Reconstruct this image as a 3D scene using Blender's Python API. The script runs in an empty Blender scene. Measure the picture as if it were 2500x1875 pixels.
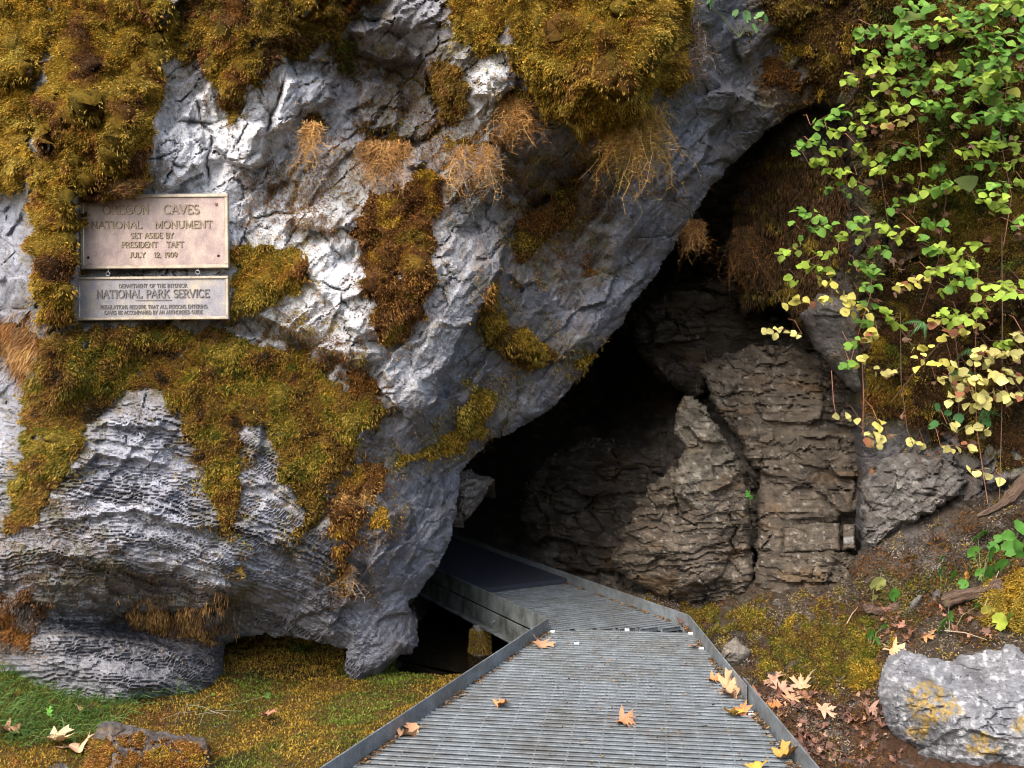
import bpy, math, random, time
import numpy as np
T0 = time.time()
R = math.radians
S = bpy.context.scene

# ------------------------------------------------------------------ camera, sky, sun, exposure
EYE = 1.30
F = 2450.0
cam_d = bpy.data.cameras.new('camera'); cam = bpy.data.objects.new('camera', cam_d)
S.collection.objects.link(cam); S.camera = cam
cam_d.sensor_width = 36.0; cam_d.lens = 36.0*F/2500.0
cam_d.clip_start = 0.05; cam_d.clip_end = 1000
cam.location = (0, 0, EYE); cam.rotation_euler = (R(90), 0, 0)

SUN_EL, SUN_AZ = 50.0, -146.0      # azimuth measured from +Y (into the cliff) clockwise: behind the camera, to the left
w = bpy.data.worlds.new('World'); S.world = w; w.use_nodes = True
nt = w.node_tree
bg = nt.nodes['Background']
sky = nt.nodes.new('ShaderNodeTexSky'); sky.sky_type = 'NISHITA'; sky.sun_disc = False
sky.sun_elevation = R(SUN_EL); sky.sun_rotation = R(SUN_AZ); sky.dust_density = 4.0; sky.air_density = 1.0
nt.links.new(sky.outputs['Color'], bg.inputs['Color']); bg.inputs['Strength'].default_value = 0.125
sl = bpy.data.lights.new('sun', 'SUN'); sun = bpy.data.objects.new('sun', sl); S.collection.objects.link(sun)
sl.energy = 1.15; sl.angle = R(50); sl.color = (1.0, 0.965, 0.91)
sx = math.sin(R(SUN_AZ))*math.cos(R(SUN_EL)); sy = math.cos(R(SUN_AZ))*math.cos(R(SUN_EL)); sz = math.sin(R(SUN_EL))
from mathutils import Vector, Matrix
sun.rotation_euler = Vector((sx, sy, sz)).to_track_quat('Z', 'Y').to_euler()
S.view_settings.view_transform = 'Standard'; S.view_settings.look = 'None'
S.view_settings.exposure = 1.62; S.view_settings.gamma = 1.0
S.cycles.use_denoising = True; S.cycles.pixel_filter_type = 'BLACKMAN_HARRIS'; S.cycles.filter_width = 1.1
S.cycles.max_bounces = 5; S.cycles.diffuse_bounces = 3; S.cycles.use_adaptive_sampling = True; S.cycles.adaptive_threshold = 0.02; S.cycles.transparent_max_bounces = 4
S.cycles.caustics_reflective = False; S.cycles.caustics_refractive = False

# ------------------------------------------------------------------ helpers
rng = np.random.default_rng(7); random.seed(7)
def at(px, py, y):
    px = np.asarray(px, float); py = np.asarray(py, float); y = np.asarray(y, float)
    return np.stack(np.broadcast_arrays(y*(px-1250)/F, y, EYE-y*(py-937.5)/F), -1)
def deck(px, py, z=0.0):
    y = (EYE-z)*F/(py-937.5); return np.array((y*(px-1250)/F, y, z))

def _h(ix, iy, s):
    n = (ix.astype(np.int64)*374761393 + iy.astype(np.int64)*668265263 + s*974634777) & 0xffffffff
    n = ((n ^ (n >> 13))*1274126177) & 0xffffffff
    n = ((n ^ (n >> 16))*2246822519) & 0xffffffff
    return (n ^ (n >> 15)) & 0xffffffff
def h01(ix, iy, s): return _h(ix, iy, s).astype(np.float64)/4294967296.0
def pn(x, y, s=0):
    x0 = np.floor(x); y0 = np.floor(y); fx = x-x0; fy = y-y0
    u = fx*fx*fx*(fx*(fx*6-15)+10); v = fy*fy*fy*(fy*(fy*6-15)+10)
    def g(a, b):
        t = h01(x0+a, y0+b, s)*6.2831853
        return np.cos(t)*(fx-a)+np.sin(t)*(fy-b)
    return 1.5*((g(0,0)*(1-u)+g(1,0)*u)*(1-v)+(g(0,1)*(1-u)+g(1,1)*u)*v)
def fbm(x, y, o=4, s=0, gain=0.5):
    r = 0; a = 1.0; t = 0
    for i in range(o):
        r = r+a*pn(x*2**i+i*17.3, y*2**i-i*9.1, s+i); t += a; a *= gain
    return r/t
def ridged(x, y, o=3, s=0):
    r = 0; a = 1.0; t = 0
    for i in range(o):
        r = r+a*(1-2*np.abs(pn(x*2**i+i*7.7, y*2**i, s+i))); t += a; a *= 0.5
    return r/t
def facet(x, y, s=0, sharp=22.0):
    ix = np.floor(x); iy = np.floor(y); ds = []; hs = []
    for a in (-1, 0, 1):
        for b in (-1, 0, 1):
            cx = ix+a; cy = iy+b
            dx = x-(cx+h01(cx, cy, s)); dy = y-(cy+h01(cx, cy, s+1))
            t = h01(cx, cy, s+2)*6.2831853; m = h01(cx, cy, s+3)
            ds.append(np.sqrt(dx*dx+dy*dy)); hs.append((h01(cx, cy, s+4)-0.5)*0.8+m*(np.cos(t)*dx+np.sin(t)*dy)*1.2)
    ds = np.array(ds); hs = np.array(hs)
    wt = np.exp(-sharp*(ds-ds.min(0)))
    return (wt*hs).sum(0)/wt.sum(0)
def vedge(x, y, s=0):
    ix = np.floor(x); iy = np.floor(y); f1 = np.full(x.shape, 9.0); f2 = f1.copy()
    for a in (-1, 0, 1):
        for b in (-1, 0, 1):
            cx = ix+a; cy = iy+b; d = np.sqrt((x-(cx+h01(cx, cy, s)))**2+(y-(cy+h01(cx, cy, s+1)))**2)
            f2 = np.minimum(f2, np.maximum(d, f1)); f1 = np.minimum(f1, d)
    return f2-f1
def sstep(a, b, x):
    t = np.clip((x-a)/(b-a), 0, 1); return t*t*(3-2*t)
def sdf(px, py, poly):
    """signed distance to a polygon, positive inside"""
    P = np.array(poly, float); Q = np.roll(P, -1, 0)
    d2 = np.full(px.shape, 1e18); ins = np.zeros(px.shape, bool)
    for (ax, ay), (bx, by) in zip(P, Q):
        ex, ey = bx-ax, by-ay; wx = px-ax; wy = py-ay
        t = np.clip((wx*ex+wy*ey)/(ex*ex+ey*ey+1e-9), 0, 1)
        d2 = np.minimum(d2, (wx-ex*t)**2+(wy-ey*t)**2)
        if ay != by:
            ins ^= ((ay > py) != (by > py)) & (px < (bx-ax)*(py-ay)/(by-ay)+ax)
    d = np.sqrt(d2); return np.where(ins, d, -d)
def line_sd(px, py, pl):
    """distance to a polyline and the side (+ right of travel as drawn on the photo)"""
    P = np.array(pl, float); best = np.full(px.shape, 1e18); side = np.zeros(px.shape); par = np.zeros(px.shape)
    n = len(P)-1
    for i in range(n):
        ax, ay = P[i]; bx, by = P[i+1]; ex, ey = bx-ax, by-ay; wx = px-ax; wy = py-ay
        tt = (wx*ex+wy*ey)/(ex*ex+ey*ey); t = np.clip(tt, 0, 1)
        d2 = (wx-ex*t)**2+(wy-ey*t)**2; m = d2 < best
        best = np.where(m, d2, best); side = np.where(m, np.sign(ex*wy-ey*wx), side); par = np.where(m, (i+t)/n, par)
    return np.sqrt(best), side, par
class RBF:
    def __init__(self, cps, k=1000.0):
        c = np.array(cps, float); self.x = c[:, :2]/k; self.k = k; n = len(c)
        A = self.phi(self.x[:, None]-self.x[None]); A += np.eye(n)*1e-4
        Pm = np.hstack([np.ones((n, 1)), self.x]); M = np.zeros((n+3, n+3))
        M[:n, :n] = A; M[:n, n:] = Pm; M[n:, :n] = Pm.T
        self.w = np.linalg.solve(M, np.concatenate([c[:, 2], np.zeros(3)]))
    def phi(self, d):
        return np.sqrt((d**2).sum(-1)+0.004)
    def __call__(self, px, py):
        n = len(self.x); sh = px.shape; q = np.stack([px.ravel(), py.ravel()], -1)/self.k; out = np.empty(len(q))
        for i in range(0, len(q), 60000):
            b = q[i:i+60000]
            out[i:i+60000] = self.phi(b[:, None]-self.x[None])@self.w[:n]+self.w[n]+b@self.w[n+1:]
        return out.reshape(sh)

def mesh_np(name, V, faces, mat, col=None, smooth=True, parent=None):
    """faces: list of int arrays of shape (n,3) or (n,4)"""
    V = np.asarray(V, np.float32); me = bpy.data.meshes.new(name)
    me.vertices.add(len(V)); me.vertices.foreach_set('co', V.ravel())
    fl = [np.asarray(f, np.int32) for f in faces if len(f)]
    loops = np.concatenate([f.ravel() for f in fl]); tot = np.concatenate([np.full(len(f), f.shape[1], np.int32) for f in fl])
    me.loops.add(len(loops)); me.loops.foreach_set('vertex_index', loops)
    me.polygons.add(len(tot)); st = np.zeros(len(tot), np.int32); st[1:] = np.cumsum(tot)[:-1]
    me.polygons.foreach_set('loop_start', st)
    me.polygons.foreach_set('use_smooth', np.full(len(tot), smooth, bool))
    me.update(calc_edges=True)
    if col is not None:
        a = me.attributes.new('Col', 'FLOAT_COLOR', 'POINT')
        c4 = np.ones((len(V), 4), np.float32); c4[:, :3] = col; a.data.foreach_set('color', c4.ravel())
    if mat: me.materials.append(mat)
    o = bpy.data.objects.new(name, me); S.collection.objects.link(o)
    if parent: o.parent = parent
    return o
def tag(o, label=None, cat=None, group=None, kind=None):
    if label: o['label'] = label
    if cat: o['category'] = cat
    if group: o['group'] = group
    if kind: o['kind'] = kind
    return o
def empty(name, loc=(0, 0, 0), rot=(0, 0, 0)):
    o = bpy.data.objects.new(name, None); o.location = loc; o.rotation_euler = rot; o.empty_display_size = 0.1
    S.collection.objects.link(o); return o
def inst(name, me, parent=None, mw=None, color=None):
    o = bpy.data.objects.new(name, me); S.collection.objects.link(o)
    if parent: o.parent = parent
    if mw is not None: o.matrix_basis = mw
    if color is not None: o.color = (*color, 1)
    return o
class MB:
    """collects boxes / tubes into one mesh"""
    def __init__(s): s.v = []; s.f3 = []; s.f4 = []
    def add(s, v, f):
        k = len(s.v); s.v += [tuple(p) for p in v]
        for q in f: (s.f4 if len(q) == 4 else s.f3).append([i+k for i in q])
    def box(s, c, ax, ay, az):
        """centre and three half-axis vectors"""
        c, ax, ay, az = map(lambda q: np.array(q, float), (c, ax, ay, az))
        v = [c+i*ax+j*ay+k*az for k in (-1, 1) for j in (-1, 1) for i in (-1, 1)]
        s.add(v, [(0, 2, 3, 1), (4, 5, 7, 6), (0, 1, 5, 4), (2, 6, 7, 3), (0, 4, 6, 2), (1, 3, 7, 5)])
    def bevbox(s, c, ax, ay, az, b):
        """box with its top (+az) edges chamfered"""
        c, ax, ay, az = map(lambda q: np.array(q, float), (c, ax, ay, az))
        lx, ly, lz = (np.linalg.norm(q) for q in (ax, ay, az)); v = []
        for k, e in ((-1, 0), (1-b/lz, 0), (1, b)):
            for j, i in ((-1, -1), (-1, 1), (1, 1), (1, -1)):
                v.append(c+ax*i*(1-e/lx)+ay*j*(1-e/ly)+az*k)
        f = [(3, 2, 1, 0), (8, 9, 10, 11)]
        for q in (0, 4):
            for i in range(4): f.append((q+i, q+(i+1) % 4, q+4+(i+1) % 4, q+4+i))
        s.add(v, f)
    def tube(s, pts, r, n=6):
        pts = [np.array(p, float) for p in pts]; rr = r if hasattr(r, '__len__') else [r]*len(pts); v = []; f = []
        for i, p in enumerate(pts):
            t = pts[min(i+1, len(pts)-1)]-pts[max(i-1, 0)]; t = t/(np.linalg.norm(t)+1e-9)
            a = np.cross(t, (0.31, 0.2, 0.93)); a /= np.linalg.norm(a)+1e-9; b = np.cross(t, a)
            for k in range(n):
                q = 2*math.pi*k/n; v.append(p+rr[i]*(math.cos(q)*a+math.sin(q)*b))
        for i in range(len(pts)-1):
            for k in range(n): f.append((i*n+k, i*n+(k+1) % n, (i+1)*n+(k+1) % n, (i+1)*n+k))
        s.add(v, f)
    def build(s, name, mat, parent=None, smooth=False, col=None):
        return mesh_np(name, np.array(s.v), [np.array(s.f4, int).reshape(-1, 4), np.array(s.f3, int).reshape(-1, 3)], mat, col, smooth, parent)

# ------------------------------------------------------------------ materials
def mat(name, fn):
    m = bpy.data.materials.new(name); m.use_nodes = True; n = m.node_tree.nodes; l = m.node_tree.links
    fn(n, l, n['Principled BSDF']); return m
def N(n, t, **kw):
    q = n.new(t)
    for k, v in kw.items():
        if k in q.inputs: q.inputs[k].default_value = v
        else: setattr(q, k, v)
    return q
def mul(n, l, a, b, mode='MULTIPLY', fac=1.0):
    q = n.new('ShaderNodeMix'); q.data_type = 'RGBA'; q.blend_type = mode; q.inputs[0].default_value = fac
    for s, i in ((a, 6), (b, 7)):
        if isinstance(s, tuple): q.inputs[i].default_value = s
        else: l.new(s, q.inputs[i])
    return q.outputs[2]
def ramp(n, l, src, stops):
    q = n.new('ShaderNodeValToRGB'); e = q.color_ramp.elements
    while len(e) < len(stops): e.new(0.5)
    for i, (p, c) in enumerate(stops): e[i].position = p; e[i].color = c if len(c) == 4 else (*c, 1)
    l.new(src, q.inputs[0]); return q.outputs[0]
def g3(v): return (v, v, v, 1)
def rockm(rough=0.78, fine=0.5, bump=0.6, spec=0.35):
    def fn(n, l, p):
        a = N(n, 'ShaderNodeAttribute', attribute_name='Col'); tc = N(n, 'ShaderNodeTexCoord')
        n1 = N(n, 'ShaderNodeTexNoise', Scale=38.0, Detail=5.0, Roughness=0.72); l.new(tc.outputs['Object'], n1.inputs['Vector'])
        n2 = N(n, 'ShaderNodeTexNoise', Scale=210.0, Detail=2.0, Roughness=0.6); l.new(tc.outputs['Object'], n2.inputs['Vector'])
        n3 = N(n, 'ShaderNodeTexVoronoi', Scale=26.0); n3.feature = 'DISTANCE_TO_EDGE'
        nw = N(n, 'ShaderNodeTexNoise', Scale=9.0, Detail=2.0); l.new(tc.outputs['Object'], nw.inputs['Vector'])
        mv = N(n, 'ShaderNodeVectorMath', operation='MULTIPLY_ADD'); l.new(nw.outputs['Color'], mv.inputs[0]); mv.inputs[1].default_value = (0.35, 0.35, 0.35); l.new(tc.outputs['Object'], mv.inputs[2])
        l.new(mv.outputs[0], n3.inputs['Vector'])
        c1 = ramp(n, l, n1.outputs[0], [(0.30, g3(1-fine*1.25)), (0.44, g3(0.92)), (0.56, g3(1.05)), (0.72, g3(1+fine*0.6))])
        c2 = ramp(n, l, n2.outputs[0], [(0.3, g3(0.75)), (0.6, g3(1.12))])
        c3 = ramp(n, l, n3.outputs[0], [(0.0, g3(0.62)), (0.035, g3(1.0))])
        c = mul(n, l, a.outputs['Color'], c1); c = mul(n, l, c, c2); c = mul(n, l, c, c3, fac=0.55)
        l.new(c, p.inputs['Base Color'])
        b1 = N(n, 'ShaderNodeBump', Strength=bump, Distance=0.022); l.new(n1.outputs[0], b1.inputs['Height'])
        b2 = N(n, 'ShaderNodeBump', Strength=bump*0.8, Distance=0.004); l.new(n2.outputs[0], b2.inputs['Height']); l.new(b1.outputs[0], b2.inputs['Normal'])
        l.new(b2.outputs[0], p.inputs['Normal']); p.inputs['Roughness'].default_value = rough; p.inputs['Specular IOR Level'].default_value = spec
    return fn
M_rock = mat('cliff_rock', rockm(0.78, 0.5, 0.75)); M_wet = mat('damp_rock', rockm(0.62, 0.55, 0.7, 0.4))
M_bould = mat('boulder_rock', rockm(0.85, 0.6, 0.8, 0.25))
def earthm(n, l, p):
    a = N(n, 'ShaderNodeAttribute', attribute_name='Col'); tc = N(n, 'ShaderNodeTexCoord')
    n1 = N(n, 'ShaderNodeTexNoise', Scale=70.0, Detail=10.0, Roughness=0.75); l.new(tc.outputs['Object'], n1.inputs['Vector'])
    c1 = ramp(n, l, n1.outputs[0], [(0.3, g3(0.35)), (0.52, g3(1.0)), (0.72, g3(1.6))])
    l.new(mul(n, l, a.outputs['Color'], c1), p.inputs['Base Color'])
    b1 = N(n, 'ShaderNodeBump', Strength=0.9, Distance=0.03); l.new(n1.outputs[0], b1.inputs['Height']); l.new(b1.outputs[0], p.inputs['Normal'])
    p.inputs['Roughness'].default_value = 0.95; p.inputs['Specular IOR Level'].default_value = 0.1
M_earth = mat('earth', earthm)
def mossm(n, l, p):
    a = N(n, 'ShaderNodeAttribute', attribute_name='Col'); l.new(a.outputs['Color'], p.inputs['Base Color'])
    p.inputs['Roughness'].default_value = 0.55; p.inputs['Specular IOR Level'].default_value = 0.3
    t = N(n, 'ShaderNodeBsdfTranslucent'); l.new(a.outputs['Color'], t.inputs['Color'])
    m = N(n, 'ShaderNodeMixShader'); m.inputs[0].default_value = 0.25
    l.new(p.outputs[0], m.inputs[1]); l.new(t.outputs[0], m.inputs[2]); l.new(m.outputs[0], n['Material Output'].inputs['Surface'])
M_moss = mat('moss', mossm)
def leafm(n, l, p):
    oi = N(n, 'ShaderNodeObjectInfo'); tc = N(n, 'ShaderNodeTexCoord')
    n1 = N(n, 'ShaderNodeTexNoise', Scale=45.0, Detail=4.0); l.new(tc.outputs['Object'], n1.inputs['Vector'])
    c1 = ramp(n, l, n1.outputs[0], [(0.3, g3(0.72)), (0.7, g3(1.2))]); c = mul(n, l, oi.outputs['Color'], c1)
    l.new(c, p.inputs['Base Color']); p.inputs['Roughness'].default_value = 0.55; p.inputs['Specular IOR Level'].default_value = 0.2
    t = N(n, 'ShaderNodeBsdfTranslucent'); l.new(c, t.inputs['Color'])
    m = N(n, 'ShaderNodeMixShader'); m.inputs[0].default_value = 0.3
    l.new(p.outputs[0], m.inputs[1]); l.new(t.outputs[0], m.inputs[2]); l.new(m.outputs[0], n['Material Output'].inputs['Surface'])
M_leaf = mat('leaf', leafm)
def dryleafm(n, l, p):
    oi = N(n, 'ShaderNodeObjectInfo'); tc = N(n, 'ShaderNodeTexCoord')
    n1 = N(n, 'ShaderNodeTexNoise', Scale=30.0, Detail=6.0); l.new(tc.outputs['Object'], n1.inputs['Vector'])
    c1 = ramp(n, l, n1.outputs[0], [(0.25, g3(0.45)), (0.55, g3(1.0)), (0.75, g3(1.35))])
    l.new(mul(n, l, oi.outputs['Color'], c1), p.inputs['Base Color']); p.inputs['Roughness'].default_value = 0.7
M_dry = mat('dry_leaf', dryleafm)
def plain(col, rough=0.6, metal=0.0, var=0.25, scale=25.0, bump=0.2, bd=0.004, spec=0.5):
    def fn(n, l, p):
        tc = N(n, 'ShaderNodeTexCoord'); n1 = N(n, 'ShaderNodeTexNoise', Scale=scale, Detail=7.0, Roughness=0.65); l.new(tc.outputs['Object'], n1.inputs['Vector'])
        c1 = ramp(n, l, n1.outputs[0], [(0.3, g3(1-var)), (0.7, g3(1+var))])
        l.new(mul(n, l, (*col, 1), c1), p.inputs['Base Color']); p.inputs['Roughness'].default_value = rough; p.inputs['Metallic'].default_value = metal
        p.inputs['Specular IOR Level'].default_value = spec
        b1 = N(n, 'ShaderNodeBump', Strength=bump, Distance=bd); l.new(n1.outputs[0], b1.inputs['Height']); l.new(b1.outputs[0], p.inputs['Normal'])
    return fn
print('setup', time.time()-T0)
# ------------------------------------------------------------------ where the moss grows (label, outline, colours, thickness)
MOSSES = [
 ('golden green moss thick over the top left corner of the cliff', [(-60,-125),(112,-125),(140,60),(112,130),(88,240),(85,420),(62,470),(-60,460)], ['olive','gold','gold','lime'], .06, {}),
 ('tall column of golden brown moss left of the bronze plaques', [(120,-125),(300,-125),(450,30),(470,140),(400,165),(392,260),(375,340),(365,440),(345,490),(240,505),(205,545),(197,660),(187,700),(185,785),(100,810),(78,640),(82,420),(92,250),(130,120)], ['lime','gold','olive','gold','rust','brown'], .075, {}),
 ('brown and gold moss hanging in a tongue from the cliff top', [(430,-125),(920,-125),(935,20),(850,45),(830,100),(740,150),(690,140),(650,190),(610,240),(570,300),(540,260),(500,160),(460,145)], ['rust','gold','olive','brown','rust'], .07, {}),
 ('small dark moss tuft in the cleft right of the hanging tongue', [(800,100),(850,90),(885,140),(870,180),(820,185),(805,150)], ['olive','brown','green'], .03, {}),
 ('mossy streak beside the white rock streak', [(1050,150),(1100,140),(1150,200),(1140,290),(1090,310),(1060,240)], ['rust','olive','brown'], .04, {}),
 ('small golden moss pad left of the largest moss cushion', [(1105,-125),(1222,-125),(1235,60),(1228,130),(1180,155),(1120,110),(1100,40)], ['rust','gold','olive','lime'], .07, {}),
 ('largest golden moss cushion bulging at the top centre', [(1225,-125),(1685,-125),(1682,120),(1668,200),(1625,245),(1600,225),(1575,300),(1500,325),(1440,345),(1425,355),(1390,310),(1325,295),(1300,235),(1255,175),(1238,130),(1240,40)], ['lime','gold','olive','gold','rust','olive'], .09, {}),
 ('rusty brown moss tongue in the middle of the cliff', [(870,500),(920,470),(1000,440),(1075,400),(1088,500),(1062,560),(1067,620),(1058,690),(1040,760),(990,835),(940,850),(905,780),(882,700),(872,600)], ['olive','rust','brown','rust','gold'], .07, {}),
 ('yellow green moss patch right of the bronze plaques', [(560,615),(640,590),(740,610),(765,680),(700,740),(620,765),(560,770)], ['lime','olive','gold','rust'], .04, {}),
 ('broad olive moss apron spreading below the bronze plaques', [(100,830),(190,790),(420,800),(560,800),(640,840),(760,850),(810,905),(835,950),(925,955),(940,1000),(892,1060),(865,1130),(805,1190),(795,1240),(755,1300),(722,1335),(712,1290),(735,1240),(692,1180),(665,1080),(640,1035),(600,1060),(592,1160),(585,1280),(577,1330),(548,1320),(505,1220),(472,1100),(425,1010),(390,965),(320,955),(250,1000),(222,1040),(175,1150),(135,1200),(100,1265),(40,1295),(25,1325),(5,1310),(40,1150),(55,1000),(80,900)], ['lime','olive','green','gold','brown','olive','rust','dark'], .035, {}),
 ('rust moss strip left of the pale diagonal rock', [(850,900),(900,900),(930,950),(935,1000),(890,1020),(855,980)], ['rust','brown','orange'], .04, {}),
 ('moss and roots trailing down the cliff foot pillar', [(795,1200),(880,1120),(955,1130),(940,1180),(900,1240),(880,1310),(850,1340),(858,1420),(872,1460),(838,1460),(815,1390),(800,1300)], ['gold','rust','brown','tan'], .035, {}),
 ('moss tuft on the pale pillar face', [(905,1240),(940,1240),(960,1270),(940,1295),(905,1290)], ['gold','rust'], .03, {}),
 ('olive moss filling the diagonal ledge of the arch', [(985,1105),(1062,1080),(1110,1020),(1150,935),(1205,950),(1215,985),(1180,1062),(1130,1092),(1000,1135),(962,1132)], ['olive','gold','olive','lime'], .05, {}),
 ('brown green moss pad in the middle of the arch', [(1180,745),(1215,760),(1260,790),(1350,840),(1362,868),(1300,905),(1290,930),(1240,880),(1192,845),(1172,790)], ['olive','brown','gold','olive'], .05, {}),
 ('thin moss fringe along the buttress edge', [(1195,690),(1215,680),(1222,740),(1205,800),(1185,800),(1175,750)], ['gold','rust','tan'], .02, dict(ragged=10)),
 ('dark brown moss in the hollow under the largest cushion', [(1245,600),(1260,540),(1330,500),(1395,425),(1440,420),(1420,520),(1380,570),(1310,610),(1250,660)], ['brown','rust','dark','olive'], .03, dict(dens=.8)),
 ('small rust moss tuft on the dark arch rock', [(1400,640),(1430,625),(1460,640),(1445,680),(1410,680)], ['rust','brown'], .025, {}),
 ('moss fringe on the lip of the arch', [(1395,880),(1440,860),(1470,850),(1460,875),(1430,900),(1400,905)], ['gold','olive'], .02, dict(ragged=8)),
 ('dark moss curtain at the top right of the arch', [(1860,-125),(2090,-125),(2100,140),(2060,240),(2000,240),(1960,180),(1890,90),(1850,20)], ['olive','brown','dark','gold'], .05, dict(dens=.8)),
 ('brown moss tufts along the upper arch', [(1850,150),(1900,130),(1960,180),(1930,240),(1880,220)], ['brown','rust','dark'], .03, dict(dens=.7)),
 ('moss speckled bank wall behind the green leaves', [(2080,-125),(2600,-125),(2600,650),(2400,700),(2180,620),(2110,420),(2100,200)], ['dark','brown','olive','dark','green'], .03, dict(dens=.55, ragged=70)),
 ('green moss hump on the bank between vine stems', [(2250,420),(2330,400),(2420,420),(2420,520),(2340,570),(2260,540)], ['olive','green','dark'], .05, dict(dens=.7)),
 ('lower bank moss behind the yellow leaves', [(2110,640),(2600,640),(2600,1180),(2450,1130),(2260,1060),(2130,1010),(2105,850)], ['dark','brown','dark','olive'], .03, dict(dens=.5, ragged=80)),
 ('round olive moss cushion left of the ferns', [(2125,830),(2180,815),(2240,850),(2240,900),(2180,910),(2125,880)], ['olive','gold','green'], .05, {}),
 ('golden moss cushion above the grey sloping rock', [(2115,940),(2200,930),(2250,960),(2240,1010),(2150,1020),(2112,1000)], ['gold','olive','rust'], .05, {}),
 ('brown moss flap on the pale rock at the left edge', [(-60,790),(40,780),(110,830),(90,900),(50,930),(20,880),(-60,880)], ['tan','brown','rust'], .03, dict(droop=1.0, L=.03)),
 ('grey lichen crust at the left edge of the layered rock', [(-60,1450),(60,1440),(105,1480),(95,1540),(60,1590),(0,1600),(-60,1580)], ['grey','brown','rust'], .03, dict(L=.015)),
 ('grey brown lichen fringe hanging under the layered rock', [(315,1490),(420,1480),(545,1475),(560,1520),(530,1545),(525,1580),(505,1595),(488,1560),(430,1550),(370,1540),(330,1525)], ['grey','brown','tan','brown'], .03, dict(L=.018, droop=.8)),
 ('thin moss stain across the white rock below the nose', [(600,470),(680,420),(760,470),(780,520),(700,540),(640,510)], ['tan','brown'], .012, dict(dens=.25, base=False, ragged=60)),
 ('sparse dry moss on the recess rock', [(860,150),(1050,140),(1100,330),(1000,340),(880,350)], ['brown','rust','olive'], .01, dict(dens=.22, base=False, ragged=70)),
 ('dry brown crust of dead moss over the middle of the cliff', [(600,430),(700,380),(860,330),(880,480),(800,600),(700,560),(620,520)], ['tan','brown','rust','olive'], .006, dict(dens=.30, base=False, ragged=90)),
 ('dry moss tufts around the white rock streak', [(1040,300),(1130,330),(1230,300),(1260,420),(1180,480),(1080,470),(1020,400)], ['tan','rust','brown','olive'], .008, dict(dens=.40, base=False, ragged=60)),
 ('brown moss flecks on the shaded arch face', [(1240,420),(1480,380),(1500,520),(1420,620),(1300,680),(1240,600)], ['brown','dark','rust','olive'], .008, dict(dens=.30, base=False, ragged=90)),
 ('thin moss flecks between the apron and the tongue', [(700,740),(820,800),(900,880),(840,1000),(760,900),(640,850)], ['rust','brown','olive'], .008, dict(dens=.35, base=False, ragged=70)),
 ('brown moss flecks on the upper right arch', [(1840,150),(1960,160),(2080,240),(2060,330),(1960,300),(1880,250)], ['brown','dark','rust'], .008, dict(dens=.35, base=False, ragged=60)),
 ('moss fringe where the slim tan beard grows', [(742,275),(785,270),(795,305),(765,320),(740,305)], ['tan','rust','olive'], .015, dict(ragged=15)),
 ('moss fringe where the coppery beard grows', [(1215,225),(1300,215),(1310,255),(1265,275),(1220,260)], ['orange','rust','olive'], .02, dict(ragged=15)),
 ('moss fringe over the paired tan beards', [(1095,335),(1160,345),(1225,340),(1230,375),(1150,385),(1095,370)], ['rust','tan','olive'], .015, dict(ragged=20)),
 ('moss fringe over the brown root beard', [(885,325),(1005,330),(1010,375),(940,390),(885,370)], ['brown','rust','olive'], .02, dict(ragged=20)),
 ('dark moss and soil on the layered rock ledges', [(0,1240),(140,1220),(330,1390),(600,1460),(560,1500),(300,1480),(0,1440)], ['dark','brown','dark'], .004, dict(dens=.14, base=False, ragged=90, L=.010)),
]
# ------------------------------------------------------------------ the cliff: a relief with its own depths, a hole where the cave opens
STEP = 3.7
def axis(lo, a, b, hi, step=STEP, coarse=45):
    return np.concatenate([np.arange(lo, a, coarse), np.arange(a, b, step), np.arange(b, hi+1, coarse)])
AX = axis(-1500, -50, 2550, 3900); AY = axis(-1000, -130, 1770, 1770)
GX, GY = np.meshgrid(AX, AY)

CAVE = [(1012, 1830), (985, 1601), (1007, 1595), (1022, 1574), (1024, 1546), (1020, 1517), (1003, 1485), (999, 1468), (1020, 1456), (1040, 1428), (1068, 1395), (1101, 1322),
        (1113, 1273), (1121, 1200), (1128, 1150), (1175, 1102), (1198, 1074), (1250, 1058), (1300, 1030), (1345, 1000), (1373, 975), (1410, 930), (1440, 895), (1464, 853),
        (1520, 791), (1552, 735), (1582, 701), (1610, 660), (1639, 616), (1665, 570), (1695, 531), (1740, 452), (1797, 396), (1860, 335), (1930, 280), (2000, 245), (2050, 270), (2080, 400), (2085, 520), (2090, 800),
        (2108, 960), (2104, 1100), (2100, 1300), (2110, 1420), (2300, 1480), (2400, 1830)]
GAP = [(545, 1572), (610, 1552), (712, 1556), (773, 1568), (846, 1584), (838, 1627), (850, 1662), (880, 1668), (930, 1650), (955, 1622), (985, 1601), (1030, 1830), (545, 1830)]
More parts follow.
